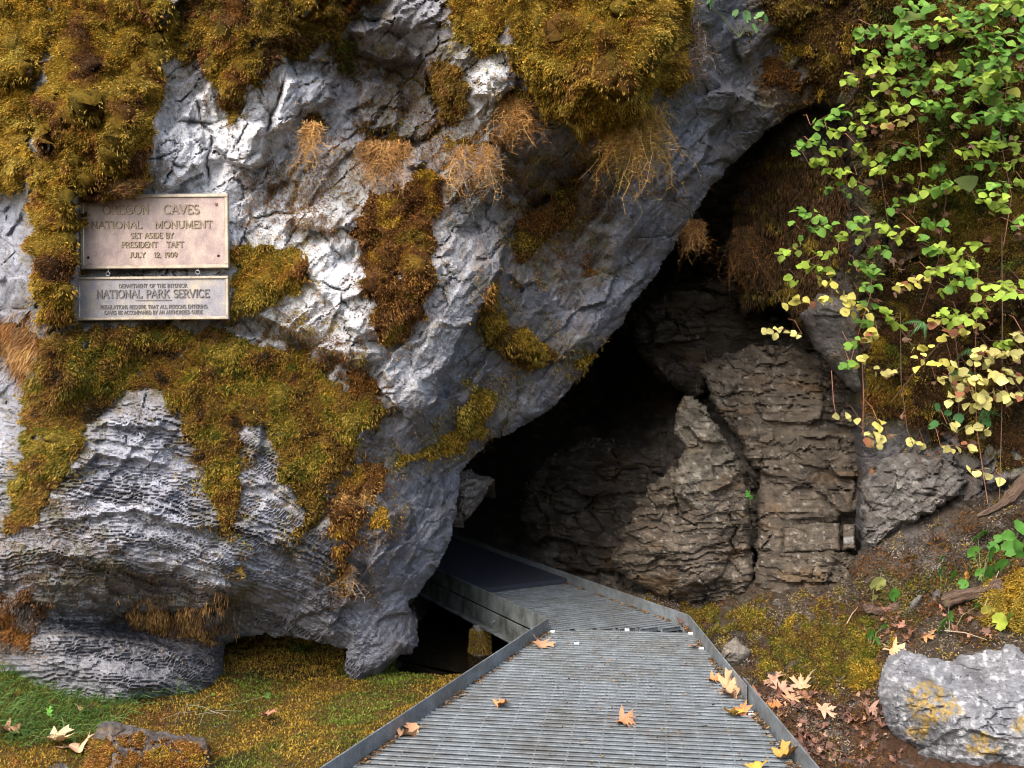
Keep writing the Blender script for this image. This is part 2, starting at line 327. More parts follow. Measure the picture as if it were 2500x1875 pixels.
CP = [(-1500,-1000,6.2),(-1500,900,6.2),(-1500,1770,5.6),(-600,-600,5.3),(-600,900,5.6),(-600,1700,5.3),(-300,400,5.4),
(0,0,5.0),(0,300,5.05),(20,500,5.45),(20,800,5.5),(20,1000,5.4),(10,1250,5.1),(0,1400,5.0),(0,1560,5.3),(0,1700,5.3),
(130,100,4.95),(150,300,4.8),(150,500,4.78),(130,700,4.85),(100,900,4.9),(90,1100,4.92),
(300,0,5.0),(330,200,4.85),(300,350,4.75),(300,430,4.85),(400,560,4.98),(400,740,5.0),(250,560,4.98),
(430,250,5.1),(450,400,5.02),(600,300,5.0),(700,250,5.05),(600,150,4.9),(560,0,4.95),(800,0,5.05),(600,480,5.05),
(850,130,5.25),(950,150,5.4),(1000,300,5.45),(920,380,5.35),(830,380,5.2),(740,430,5.15),
(760,560,5.08),(900,500,5.05),(950,700,4.95),(900,830,4.95),(1030,560,5.1),(1150,480,5.2),(1150,300,5.15),
(1100,100,4.95),(1130,0,4.9),(1300,50,4.72),(1450,100,4.66),(1600,50,4.72),(1450,250,4.72),(1600,230,4.85),(1350,300,4.9),
(1350,450,5.35),(1500,450,5.4),(1300,600,5.5),(1450,650,5.55),(1550,650,5.6),(1400,800,5.6),(1300,900,5.6),(1250,1000,5.6),(1180,1060,5.55),
(1700,300,5.6),(1750,420,5.7),(1850,300,5.75),(1950,200,5.7),(1750,100,5.35),(1900,0,5.5),(2050,150,5.6),
(1150,750,5.18),(1080,900,5.15),(1000,850,5.05),(950,1000,5.0),
(300,830,5.0),(500,850,5.05),(700,870,5.1),(750,780,5.05),(620,720,5.0),
(250,1000,4.92),(400,1000,4.9),(600,1050,4.92),(800,1050,4.95),(300,1200,4.8),(500,1250,4.8),(700,1250,4.85),(850,1200,4.95),(950,1200,5.1),(1050,1200,5.35),(1000,1350,5.25),(900,1400,5.1),(960,1100,5.12),(1080,1130,5.4),
(100,1350,4.9),(300,1400,4.95),(550,1430,4.95),(750,1450,5.0),(820,1500,5.1),(870,1600,5.25),(960,1550,5.3),(880,1470,5.15),
(200,1500,5.3),(330,1545,5.5),(450,1530,5.5),(560,1560,5.5),(650,1550,5.4),
(100,1600,5.05),(300,1630,5.0),(500,1650,5.25),(500,1770,5.25),(100,1770,5.2),
(2200,0,5.4),(2500,0,5.1),(3000,0,5.0),(2200,400,5.6),(2500,400,5.2),(2200,800,5.5),(2500,800,5.1),(2150,1000,5.5),(2300,1050,5.35),(2500,1100,5.05),
(2150,1200,5.55),(2300,1250,5.3),(2500,1300,5.0),(2200,1770,5.6),(2600,1770,5.2),(3000,800,4.8),(3900,-1000,5.5),(3900,1770,4.8),(1200,-1000,5.5),(2000,-700,5.7),(500,-400,5.3),(1500,-400,5.2)]
cliff_rbf = RBF(CP)

def scarp(px, py, pl, amp, near, far=4.0, side=1):
    """a step along a polyline: the 'side' side stands in front by amp at the edge and fades over 'near' px"""
    P = np.array(pl); m = near*3.2; out = np.zeros(px.shape)
    box = (px > P[:, 0].min()-m) & (px < P[:, 0].max()+m) & (py > P[:, 1].min()-m) & (py < P[:, 1].max()+m)
    d, s, t = line_sd(px[box], py[box], pl); k = sstep(0, 0.3, t)*sstep(1, 0.7, t); s = s*side
    out[box] = -amp*k*np.where(s > 0, np.exp(-(d/near)**1.2), np.exp(-(d/far)**2))
    return out
def block(px, py, poly, amp, bev=14.0, tilt=(0, 0)):
    P = np.array(poly); out = np.zeros(px.shape); c = P.mean(0)
    box = (px > P[:, 0].min()-5) & (px < P[:, 0].max()+5) & (py > P[:, 1].min()-5) & (py < P[:, 1].max()+5)
    x = px[box]; y = py[box]; d = sdf(x, y, poly)
    out[box] = -(amp+tilt[0]*(x-c[0])/100+tilt[1]*(y-c[1])/100)*sstep(-2, bev, d)
    return out
def beds(px, py, ang, W, s, brk=70):
    """bedding: each layer stands out at its upper part and is undercut sharply below; layers break off along their length"""
    a = R(ang); u = px*math.cos(a)+py*math.sin(a); v = -px*math.sin(a)+py*math.cos(a)+30*fbm(px/210, py/210, 3, s+70)+7*fbm(px/50, py/40, 3, s+71)
    v = v/W*1.15+0.9*facet(u/brk, v/(W*4.0), s+72, 40)+2.2*pn(v/(W*6), u/(brk*5), s+73)+0.35*fbm(u/22, v/9, 3, s+76)
    k = np.floor(v); fr = v-k; t = h01(k, k*0+5, s+74)
    return (0.15+1.7*t**2.2)*(np.minimum(fr*1.15, (1-fr)*9)*2-1), h01(k, np.floor(u/(brk*2.2)+k*.37), s+75)
def strata(px, py, ang, L, W, o=3, s=0, warp=14.0):
    wx = warp*fbm(px/170, py/170, 3, s+50); a = R(ang)
    u = px*math.cos(a)+py*math.sin(a); v = -px*math.sin(a)+py*math.cos(a)+wx*2
    return u/L, v/W
SC = [  # polyline, amp, near, side
 ([(1236,520),(1231,600),(1211,661),(1187,730),(1138,795),(1085,901),(1060,978),(1028,1056),(970,1075)], .20, 170, 1),
 ([(1195,840),(1191,881),(1170,934),(1142,995),(1115,1025)], .09, 60, 1),
 ([(1250,1000),(1225,1030),(1205,1070),(1195,1090)], .08, 80, 1),
 ([(1740,250),(1690,330),(1620,430),(1540,520),(1480,600)], .06, 90, -1),
 ([(1700,160),(1780,220),(1850,260),(1930,255)], .10, 80, 1),
 ([(930,960),(915,1010),(890,1060),(860,1075)], .07, 90, 1),
 ([(520,740),(640,770),(760,830),(850,880),(925,890)], .10, 90, -1),
 ([(650,590),(720,640),(790,720),(850,790),(920,850)], .07, 70, -1),
 ([(700,530),(760,510),(830,500),(890,540)], .09, 70, 1),
 ([(120,1130),(220,1040),(330,1000),(440,1040),(480,1110)], .05, 120, 1),
 ([(100,1190),(240,1110),(360,1120),(460,1160)], .06, 60, -1),
 ([(60,1290),(200,1260),(330,1240),(480,1290),(560,1330)], .06, 50, -1),
 ([(0,1340),(150,1350),(320,1390),(480,1430),(620,1470),(760,1455)], .10, 90, -1),
 ([(0,1420),(180,1430),(330,1470),(520,1490),(600,1500)], .09, 60, -1),
 ([(330,1310),(420,1330),(520,1380),(600,1420)], .05, 50, -1),
 ([(640,1290),(700,1330),(760,1390),(820,1420),(830,1460)], .08, 70, -1),
 ([(905,1180),(960,1260),(945,1330),(900,1400)], .07, 60, 1),
 ([(1010,1190),(1000,1280),(960,1370),(940,1430)], .07, 60, 1),
 ([(75,420),(70,560),(75,700),(95,830),(60,960),(45,1100),(30,1250)], .16, 60, -1),
 ([(395,250),(385,330),(370,430)], .08, 60, 1),
 ([(1240,640),(1190,740),(1175,800),(1250,850),(1370,880),(1440,880)], .05, 80, -1),
 ([(1250,470),(1300,520),(1400,470),(1460,380)], .12, 100, 1),
 ([(40,1575),(150,1552),(330,1562),(430,1592),(545,1600)], .24, 110, 1),
 ([(-20,1440),(150,1475),(330,1500),(480,1492),(620,1505)], .16, 120, -1),
]
BL = [  # polygon, amp, bevel, tilt
 ([(390,320),(420,290),(500,300),(505,370),(508,440),(470,475),(380,470)], .05, 16, (.01, 0)),
 ([(505,300),(545,285),(650,300),(655,350),(640,400),(620,418),(570,405),(520,360)], .11, 12, (.05, .05)),
 ([(660,285),(700,190),(760,175),(815,190),(815,245),(780,265),(720,310),(670,330)], .12, 14, (-.03, .05)),
 ([(410,210),(470,190),(500,240),(520,290),(500,300),(420,290)], .03, 12, (0, .02)),
 ([(880,190),(975,190),(985,260),(975,320),(900,330),(870,280)], .10, 18, (0, .04)),
 ([(850,60),(930,50),(1030,130),(1030,155),(950,160),(870,130)], .09, 14, (0, .03)),
 ([(1140,185),(1200,140),(1245,170),(1260,215),(1200,260),(1150,240)], .11, 18, (0, .05)),
 ([(990,365),(1030,360),(1045,395),(1020,415),(990,410)], .10, 10, (0, .05)),
 ([(1150,260),(1210,265),(1210,350),(1170,360)], .06, 16, (0, 0)),
 ([(715,520),(790,500),(860,520),(870,560),(800,580),(720,560)], .07, 18, (.01, .03)),
 ([(790,850),(860,840),(930,860),(925,885),(850,890)], .05, 8, (0, .04)),
 ([(225,1040),(300,990),(400,1010),(405,1050),(320,1050)], .05, 12, (0, .04)),
 ([(335,1240),(410,1225),(480,1250),(545,1290),(480,1300),(370,1280)], .06, 10, (0, .05)),
 ([(1320,850),(1400,740),(1480,700),(1540,690),(1500,790),(1440,860),(1360,890)], .05, 40, (.01, .02)),
 ([(1450,560),(1600,430),(1690,380),(1640,480),(1560,600),(1480,680)], .05, 35, (.0, .02)),
 ([(600,990),(650,1030),(640,1100),(610,1130),(585,1060)], .05, 14, (0, 0)),
]
def cliff_depth(px, py):
    d = cliff_rbf(px, py)
    wx = px+13*fbm(px/45, py/45, 4, 91); wy = py+13*fbm(px/45, py/45, 4, 95)
    for pl, a, n, s in SC: d = d+scarp(wx, wy, pl, a, n, 6.0, s)
    for pg, a, b, t in BL: d = d+block(wx, wy, pg, a, b, t)
    # weights of the three kinds of rock
    lo = sstep(930, 1080, py+0.05*px)*sstep(960, 800, px)                # layered rock, lower left
    ar = sstep(-80, 140, (px-1180)*0.85+(py-560)*0.5)*sstep(2050, 1900, px)     # smooth rock of the arch
    up = np.clip(1-lo-ar, 0, 1)
    u, v = strata(px, py, 12, 260, 30, s=3); st1 = ridged(u, v, 4, 11)
    st2, LAY = beds(px, py-70*np.clip((px-300)/420, -1.2, 2)**2, 10, 10.5, 8, 190)
    u, v = strata(px, py, -50, 240, 60, s=5); st3 = fbm(u, v, 4, 31)
    u, v = strata(px, py, -52, 130, 22, s=6); st4 = ridged(u, v, 3, 35)
    ru = (wx*.66-wy*.75); rv = (wx*.75+wy*.66); fa = facet(ru/250, rv/120, 41, 50); fb = facet(ru/105+3, rv/52, 47, 45); fc = facet(ru/34, rv/17, 53, 26)
    n1 = fbm(px/140, py/140, 5, 61); n2 = fbm(px/26, py/22, 4, 67)
    d = d - lo*(0.018*st1+0.017*st2+0.06*fa+0.03*facet(wx/130, wy/40, 57, 40)+0.012*facet(wx/45, wy/14, 58, 30)+0.02*n1+0.008*n2)
    d = d - ar*(0.020*st3+0.010*st4+0.10*fa+0.045*fb+0.008*fc+0.015*n1+0.005*n2)
    d = d - up*(0.125*fa+0.060*fb+0.015*fc+0.008*st4+0.015*n1+0.006*n2)
    # fracture network: thin joints of uneven strength
    cw = wx+9*fbm(px/17, py/17, 3, 141); ch = wy+9*fbm(px/17, py/17, 3, 145)
    v1 = vedge(cw/120, ch/95, 151); v2 = vedge(cw/46, ch/40, 155); k1 = sstep(-.15, .35, fbm(px/160, py/160, 3, 161)); k2 = sstep(0, .4, fbm(px/120, py/120, 3, 165))
    v3 = vedge(ru/170+4, rv/85, 171); k3 = sstep(-.2, .3, fbm(px/190, py/190, 3, 175))
    frac = np.maximum(np.maximum(.65*np.exp(-(v1/.030)**2)*k1, .5*np.exp(-(v2/.05)**2)*k2)*(1-.6*ar), np.exp(-(v3/.026)**2)*k3*(.75-.4*ar))*(1-.75*lo)
    d = d+0.050*frac
    # open joints
    for pl, a, wd in (([(470,210),(490,290),(520,330),(505,400),(510,470)], .05, 3), ([(395,300),(500,295),(560,300)], .03, 3), ([(700,180),(680,250),(655,300),(650,330)], .07, 4),
                  ([(1030,150),(1060,230),(1080,300),(1050,330)], .15, 12), ([(1180,150),(1195,200),(1190,260),(1180,300)], .04, 4), ([(1270,530),(1330,490),(1345,470)], .15, 14),
                  ([(300,1060),(310,1090)], .03, 4), ([(560,300),(570,330),(600,400)], .03, 3), ([(980,330),(1010,350),(1050,340),(1080,310)], .12, 10)):
        e, s, t = line_sd(wx, wy, pl); d = d+a*np.exp(-(e/wd)**2)*sstep(0, .2, t)*sstep(1, .8, t)
    # bed for the bronze plaques
    pd = sdf(px, py, [(200, 468), (562, 468), (562, 790), (200, 790)]); k = sstep(-22, 6, pd)
    d = d*(1-k)+k*np.maximum(d, 4.955+0.02*n1)
    e = np.minimum(-sdf(wx, wy, CAVE), -sdf(wx, wy, GAP)); e = np.maximum(e, 0)
    d = d+0.13*(1-np.sqrt(1-(1-np.clip(e/45, 0, 1))**2))
    return d, LAY, st2, frac
CD, LAY, ST2, FRAC = cliff_depth(GX, GY)
JX = GX+9*fbm(GX/30, GY/30, 3, 191); JY = GY+9*fbm(GX/30, GY/30, 3, 195)
SD_CAVE = sdf(JX, JY, CAVE); SD_GAP = sdf(JX, JY, GAP)
HOLE = np.maximum(SD_CAVE, SD_GAP)
CPOS = at(GX, GY, CD)
def normals(P):
    a = np.gradient(P, axis=1); b = np.gradient(P, axis=0); n = np.cross(a, b); n /= np.linalg.norm(n, axis=-1, keepdims=True)+1e-12
    return np.where(n[..., 1:2] > 0, -n, n)
CNRM = normals(CPOS)
def mix(a, b, t): return a*(1-t[..., None])+np.asarray(b)*t[..., None]
MSK = np.zeros(GX.shape)
for _l, pg, *_r in MOSSES:
    P_ = np.array(pg); bx = (GX > P_[:, 0].min()-90) & (GX < P_[:, 0].max()+90) & (GY > P_[:, 1].min()-90) & (GY < P_[:, 1].max()+90)
    x_, y_ = GX[bx], GY[bx]; MSK[bx] = np.maximum(MSK[bx], sstep(-85, 5, sdf(x_, y_, pg)))
def cliff_color(px, py):
    c = np.zeros(px.shape+(3,))+np.array((0.36, 0.355, 0.365))
    n0 = fbm(px/300, py/300, 4, 301); n1 = fbm(px/90, py/80, 5, 302); n2 = fbm(px/30, py/26, 4, 303)
    white = np.exp(-(((px-520)/330)**2+((py-370)/270)**2))+0.9*np.exp(-(((px-1185)/60)**2+((py-250)/140)**2))+0.8*np.exp(-(((px-780)/190)**2+((py-700)/190)**2))+.5*np.exp(-(((px-1010)/120)**2+((py-800)/260)**2))
    c = mix(c, (0.80, 0.79, 0.77), np.clip(white*1.35+0.4*n1, 0, 1))
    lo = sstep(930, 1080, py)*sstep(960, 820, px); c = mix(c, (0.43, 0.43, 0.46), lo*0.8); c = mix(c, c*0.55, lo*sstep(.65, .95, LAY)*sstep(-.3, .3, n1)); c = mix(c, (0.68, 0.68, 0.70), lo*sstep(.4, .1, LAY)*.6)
    c = mix(c, (0.66, 0.67, 0.70), lo*sstep(0.15, 0.6, n1+0.5*n2)*0.8)
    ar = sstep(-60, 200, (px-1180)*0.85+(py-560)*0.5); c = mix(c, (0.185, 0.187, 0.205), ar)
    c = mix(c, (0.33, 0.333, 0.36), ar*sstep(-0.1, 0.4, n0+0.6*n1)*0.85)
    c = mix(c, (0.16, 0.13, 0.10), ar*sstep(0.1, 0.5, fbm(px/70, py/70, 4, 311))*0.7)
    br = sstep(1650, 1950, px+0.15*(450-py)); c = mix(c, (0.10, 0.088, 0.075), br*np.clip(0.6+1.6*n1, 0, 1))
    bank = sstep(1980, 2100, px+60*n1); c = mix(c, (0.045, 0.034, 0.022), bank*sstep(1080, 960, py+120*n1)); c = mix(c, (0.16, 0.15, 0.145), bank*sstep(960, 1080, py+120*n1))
    left = sstep(110, 60, px)*sstep(450, 520, py); c = mix(c, (0.44, 0.45, 0.49), left)
    # iron stain and soil along the layers, dark lichen in blotches
    s1 = sstep(0.18, 0.62, 0.6*ST2+0.5*n1+0.35*n2+0.25*np.exp(-((py-1420)/90)**2))*lo; c = mix(c, (0.105, 0.075, 0.06), s1*0.85)
    s2 = sstep(0.12, 0.42, fbm(px/60, py/95, 5, 321)); wk = np.clip(white*1.2, 0, 1); c = mix(c, (0.17, 0.12, 0.075), s2*(1-lo)*(1-0.85*wk)*0.5)
    s3 = sstep(0.28, 0.5, n2+0.4*n1); c = mix(c, (0.12, 0.115, 0.11), s3*0.45*(1-0.7*wk))
    s4 = sstep(0.30, 0.5, fbm(px/16, py/16, 3, 331)); c = mix(c, (0.72, 0.73, 0.74), s4*0.4*(1-bank))
    c = mix(c, (0.07, 0.057, 0.047), FRAC*0.95); dr = sstep(.12, .45, fbm(px/26, py/170, 4, 351)+.35*n1)*(1-lo)*(1-bank); c = mix(c, (0.20, 0.175, 0.15), dr*.55*(1-.55*wk))
    s5 = sstep(0.2, 0.45, fbm(px/38, py/38, 4, 341)+0.5*n1)*(1-lo)*(1-bank); c = mix(c, (0.22, 0.18, 0.14), s5*0.45*(1-.7*wk))
    s6 = sstep(0.25, 0.4, fbm(px/11, py/11, 3, 345)+0.5*n2); c = mix(c, (0.12, 0.11, 0.10), s6*0.5*(1-bank)*(1-.4*wk))
    mh = np.clip(MSK*1.1-.42+0.9*n2+0.6*n1, 0, 1); c = mix(c, mix(np.zeros(c.shape)+np.array((0.15, 0.095, 0.045)), (0.12, 0.105, 0.03), sstep(-.2, .2, n1)), mh*0.7*(1-.45*wk))
    dk = sstep(1440, 1540, py)*sstep(1000, 800, px); c = mix(c, (0.20, 0.19, 0.185), dk*0.7)
    foot = np.exp(-(((px-880)/60)**2+((py-1540)/110)**2)); c = mix(c, (0.42, 0.42, 0.45), foot*0.7)
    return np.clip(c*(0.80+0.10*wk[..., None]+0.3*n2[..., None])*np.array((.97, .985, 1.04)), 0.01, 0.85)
CCOL = cliff_color(GX, GY)

def lattice(pos, valid, col, back=None, grad=None, bsc=None, isc=None, ray=False):
    """turn a lattice into vertices and quads; optional rings that carry the rim back into the rock"""
    h, wd = valid.shape; q = valid[:-1, :-1] & valid[1:, :-1] & valid[:-1, 1:] & valid[1:, 1:]
    idx = np.arange(h*wd).reshape(h, wd)
    f = np.stack([idx[:-1, :-1][q], idx[1:, :-1][q], idx[1:, 1:][q], idx[:-1, 1:][q]], -1)
    used = np.zeros(h*wd, bool); used[f.ravel()] = True
    new = np.cumsum(used)-1; V = pos.reshape(-1, 3)[used]; C = col.reshape(-1, 3)[used]; f = new[f]; faces = [f]
    if back is not None:
        e = np.concatenate([f[:, [0, 1]], f[:, [1, 2]], f[:, [2, 3]], f[:, [3, 0]]]).astype(np.int64); nv = len(V)
        key = e[:, 0]*nv+e[:, 1]; rev = e[:, 1]*nv+e[:, 0]; bd = e[~np.isin(key, rev)]
        bv = np.unique(bd); loc = np.full(nv, -1); loc[bv] = np.arange(len(bv)); G = grad.reshape(-1, 2)[used][bv]
        prev = bv.copy(); cur = len(V); Vs = [V]; Cs = [C]
        for k, (b, inn) in enumerate(back):
            p = V[bv].copy(); s = p[:, 1]
            nz = pn(p[:, 0]*3+k*5, p[:, 2]*3, 400+k)*0.25+1
            bb = b if bsc is None else b*bsc.ravel()[used][bv]; inn = inn if isc is None else inn*isc.ravel()[used][bv]
            p = np.array((0, 0, EYE))+(p-np.array((0, 0, EYE)))*(1+bb*nz/s)[:, None] if ray else p+np.stack([0*s, bb*nz, 0*s], -1)
            p[:, 0] += G[:, 0]*inn*nz; p[:, 2] -= G[:, 1]*inn*nz
            ids = np.arange(cur, cur+len(bv)); Vs.append(p); Cs.append(C[bv]*(0.9)); cur += len(bv)
            faces.append(np.stack([bd[:, 1], bd[:, 0], ids[loc[bd[:, 0]]], ids[loc[bd[:, 1]]]], -1) if k == 0 else
                         np.stack([prev[loc[bd[:, 1]]], prev[loc[bd[:, 0]]], ids[loc[bd[:, 0]]], ids[loc[bd[:, 1]]]], -1))
            prev = ids
        V = np.concatenate(Vs); C = np.concatenate(Cs)
    return V, faces, C
def grad_of(sd, ax, ay):
    gy, gx = np.gradient(sd, ay, ax); g = np.stack([gx, gy], -1); g /= np.linalg.norm(g, axis=-1, keepdims=True)+1e-9; return g
foot_k = sstep(1400, 1470, GY)*sstep(800, 850, GX); right_k = sstep(1900, 1960, GX); leftg = sstep(700, 560, GX)
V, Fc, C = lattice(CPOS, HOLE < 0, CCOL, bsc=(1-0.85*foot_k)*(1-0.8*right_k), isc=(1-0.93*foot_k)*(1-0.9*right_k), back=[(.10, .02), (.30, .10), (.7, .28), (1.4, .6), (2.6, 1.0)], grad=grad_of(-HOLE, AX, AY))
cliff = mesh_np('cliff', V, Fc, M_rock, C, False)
tag(cliff, 'pale grey weathered cliff leaning over the dark cave mouth', kind='structure')
print('cliff', len(V), time.time()-T0)

# ------------------------------------------------------------------ the cave behind it, and an unseen hill shell added over it to keep skylight out
def patch(name, x0, x1, y0, y1, step, cps, noise, color, m, poly=None, rnd=(0, 0), back=None, jit=8.0, warp=None):
    ax = np.arange(x0, x1+step, step); ay = np.arange(y0, y1+step, step); gx, gy = np.meshgrid(ax, ay)
    d = RBF(cps)(gx, gy) if len(cps) > 3 else np.full(gx.shape, float(cps[0][2]))
    d = d+noise(gx, gy)
    val = np.ones(gx.shape, bool); g = None
    if poly is not None:
        sd = sdf(gx+jit*fbm(gx/28, gy/28, 3, 71), gy+jit*fbm(gx/28, gy/28, 3, 77), poly); val = sd > 0
        e = np.clip(sd/rnd[0], 0, 1); d = d+rnd[1]*(1-np.sqrt(1-(1-e)**2)); g = grad_of(sd, ax, ay)
    pos = at(gx, gy, d); col = color(gx, gy)
    V, fs, C = lattice(pos, val, col, back, g, ray=True)
    o = mesh_np(name, V, fs, m, C, False)
    o_info = dict(ax=ax, ay=ay, gx=gx, gy=gy, d=d, pos=pos, val=val, nrm=normals(pos))
    return o, o_info
def layered(ang, L, W, a, seed, fa=0.03, fine=0.008, big=0.08):
    def fn(px, py):
        u, v = strata(px, py, ang, L, W, s=seed, warp=18); wx = px+8*fbm(px/40, py/40, 3, seed+1); wy = py+8*fbm(px/40, py/40, 3, seed+2)
        u2, v2 = strata(px, py, ang, L*0.5, W*0.4, s=seed+3, warp=14)
        bd, ly = beds(px, py, ang, W*0.8, seed+20, L*1.1)
        cr = np.exp(-(vedge((wx+5*fbm(px/12, py/12, 2, seed+12))/75, wy/48, seed+11)/.05)**2)*sstep(-.1, .3, fbm(px/90, py/90, 2, seed+14))
        return 0.5*fa*cr-(0.28*a*ridged(u, v, 4, seed+4)+0.26*a*bd+fa*facet(wx/120, wy/70, seed+5, 45)+0.32*fa*facet(wx/60, wy/26, seed+7, 40)+fine*fbm(px/20, py/18, 4, seed+6)+big*fbm(px/220, py/200, 3, seed+8))
    return fn
def browncol(base, dark, pale, seed, lich=0.3, warm=(0.14, 0.09, 0.045)):
    def fn(px, py):
        c = np.zeros(px.shape+(3,))+np.array(base); n1 = fbm(px/80, py/50, 5, seed); n2 = fbm(px/22, py/16, 4, seed+1); n3 = fbm(px/9, py/9, 2, seed+2)
        c = mix(c, dark, sstep(0.0, 0.5, n1)*0.8); c = mix(c, pale, sstep(0.05, 0.5, n2-0.3*n1)*0.7); c = mix(c, warm, sstep(0.1, 0.45, fbm(px/120, py/60, 4, seed+3))*0.6)
        c = mix(c, dark, sstep(0.1, 0.3, fbm(px/40, py/9, 4, seed+5))*0.7); c = mix(c, (0.42, 0.42, 0.42), sstep(0.42, 0.6, n3+0.35*n2)*lich)
        return np.clip(c*(0.9+0.3*n2[..., None])*np.array((1.04, 1.0, .93)), 0.008, 0.7)
    return fn
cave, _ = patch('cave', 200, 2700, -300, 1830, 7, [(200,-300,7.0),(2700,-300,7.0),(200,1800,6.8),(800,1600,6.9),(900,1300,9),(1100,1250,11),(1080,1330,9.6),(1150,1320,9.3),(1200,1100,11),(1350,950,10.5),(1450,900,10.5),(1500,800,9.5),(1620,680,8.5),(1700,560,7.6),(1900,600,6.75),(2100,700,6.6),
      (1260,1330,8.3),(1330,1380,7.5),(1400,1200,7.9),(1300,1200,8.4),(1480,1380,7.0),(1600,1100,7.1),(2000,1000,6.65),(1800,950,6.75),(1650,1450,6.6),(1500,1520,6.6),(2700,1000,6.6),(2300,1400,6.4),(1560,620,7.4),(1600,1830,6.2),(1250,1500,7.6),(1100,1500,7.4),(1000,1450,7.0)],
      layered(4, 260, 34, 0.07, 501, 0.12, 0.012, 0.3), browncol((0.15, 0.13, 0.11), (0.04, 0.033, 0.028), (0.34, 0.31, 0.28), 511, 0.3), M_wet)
tag(cave, 'dark layered rock at the back of the cave', kind='structure')
def hill():
    xs = np.linspace(-22, 22, 60); ys = np.linspace(5.2, 34, 40); gx, gy = np.meshgrid(xs, ys)
    z = 4.4+0.42*(gy-5.2)+0.5*fbm(gx/3, gy/3, 4, 601); z[-1] = -0.6; z[:, 0] = -0.6; z[:, -1] = -0.6
    p = np.stack([gx, gy, z], -1); V, f, C = lattice(p, np.ones(gx.shape, bool), np.zeros(gx.shape+(3,))+np.array((0.05, 0.045, 0.025)))
    nv = len(V); fr = []; Vx = [V]; Cx = [C]; k = nv
    for a, b in ((0, 24), (35, 59)):      # the shell's front either side of the cliff
        gx, gz = np.meshgrid(xs[a:b+1], np.linspace(-0.6, 1, 14)); t = (gz+0.6)/1.6; zt = 4.4+0.5*fbm(xs[a:b+1]/3, np.full(b-a+1, 5.2/3), 4, 601)
        zz = -0.6+t*(zt+0.6); yy = 5.2+0.15*fbm(gx*1.1, zz*1.1, 3, 611)*np.sin(t*3.14159)+0*gx
        q, ff, cc = lattice(np.stack([gx, yy, zz], -1), np.ones(gx.shape, bool), np.zeros(gx.shape+(3,))+np.array((0.05, 0.045, 0.025)))
        Vx.append(q); fr.append(ff[0]+k); k += len(q); Cx.append(cc)
    o = mesh_np('hill_shell', np.concatenate(Vx), [f[0]]+fr, M_earth, np.concatenate(Cx)); return tag(o, 'unseen hillside above the cliff', kind='structure')
hill()
# ------------------------------------------------------------------ rocks in and beside the cave mouth
ROCKS = {}
def rock(name, label, poly, cps, noise, color, rnd=(40, .22), step=4.0, m=None, back=((.12, .02), (.35, .06), (.8, .12)), jit=7, group=None, cat='rock'):
    P = np.array(poly); x0, y0 = P.min(0)-10; x1, y1 = P.max(0)+10
    o, info = patch(name, x0, x1, y0, y1, step, cps, noise, color, m or M_wet, poly, rnd, list(back), jit)
    tag(o, label, cat, group); return o, info
BR1 = browncol((0.112, 0.092, 0.071), (0.043, 0.033, 0.024), (0.195, 0.165, 0.13), 701, 0.6, (0.14, 0.085, 0.038))
BR2 = browncol((0.16, 0.142, 0.115), (0.065, 0.053, 0.04), (0.31, 0.28, 0.23), 721, 0.6, (0.15, 0.10, 0.05))
GR1 = browncol((0.165, 0.155, 0.15), (0.07, 0.06, 0.055), (0.30, 0.295, 0.29), 741, 0.5, (0.13, 0.09, 0.06))
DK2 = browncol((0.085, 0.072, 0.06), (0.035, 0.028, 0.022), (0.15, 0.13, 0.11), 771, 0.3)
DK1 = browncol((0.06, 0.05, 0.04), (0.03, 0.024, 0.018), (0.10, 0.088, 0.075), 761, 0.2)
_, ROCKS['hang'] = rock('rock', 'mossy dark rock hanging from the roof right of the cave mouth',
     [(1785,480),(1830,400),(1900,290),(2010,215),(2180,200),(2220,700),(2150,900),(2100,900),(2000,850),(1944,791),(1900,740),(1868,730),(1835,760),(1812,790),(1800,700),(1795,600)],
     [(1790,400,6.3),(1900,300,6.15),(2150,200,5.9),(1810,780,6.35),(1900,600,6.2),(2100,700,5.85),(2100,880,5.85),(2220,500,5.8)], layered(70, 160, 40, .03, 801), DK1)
rock('rock', 'smooth grey rock tongue below the hanging vines', [(1950,770),(2000,715),(2140,740),(2150,990),(2108,972),(2065,944),(2030,900),(1985,850)],
     [(1950,770,5.95),(2000,720,5.85),(2140,740,5.7),(2065,944,5.9),(2120,960,5.75)], layered(60, 200, 60, .012, 811, .02), browncol((0.13, 0.125, 0.122), (0.07, 0.063, 0.06), (0.17, 0.165, 0.16), 731, 0.1), rnd=(30, .12))
rock('rock', 'dim layered ledge high in the cave behind the slab', [(1540,800),(1600,730),(1660,690),(1760,670),(1850,700),(1960,740),(2060,830),(2060,930),(1900,900),(1740,940),(1700,980),(1610,930),(1560,870)],
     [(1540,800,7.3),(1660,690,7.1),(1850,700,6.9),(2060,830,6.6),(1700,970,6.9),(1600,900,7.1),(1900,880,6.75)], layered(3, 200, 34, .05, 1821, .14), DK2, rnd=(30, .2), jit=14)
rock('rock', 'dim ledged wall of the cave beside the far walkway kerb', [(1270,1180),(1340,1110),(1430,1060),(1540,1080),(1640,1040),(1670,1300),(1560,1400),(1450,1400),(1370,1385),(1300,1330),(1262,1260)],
     [(1270,1180,8.0),(1430,1060,7.6),(1640,1040,7.0),(1660,1300,6.5),(1560,1390,6.6),(1450,1390,6.9),(1320,1330,7.6),(1450,1230,7.3)], layered(2, 200, 34, .06, 1841, .16), DK2, rnd=(30, .2), jit=14)
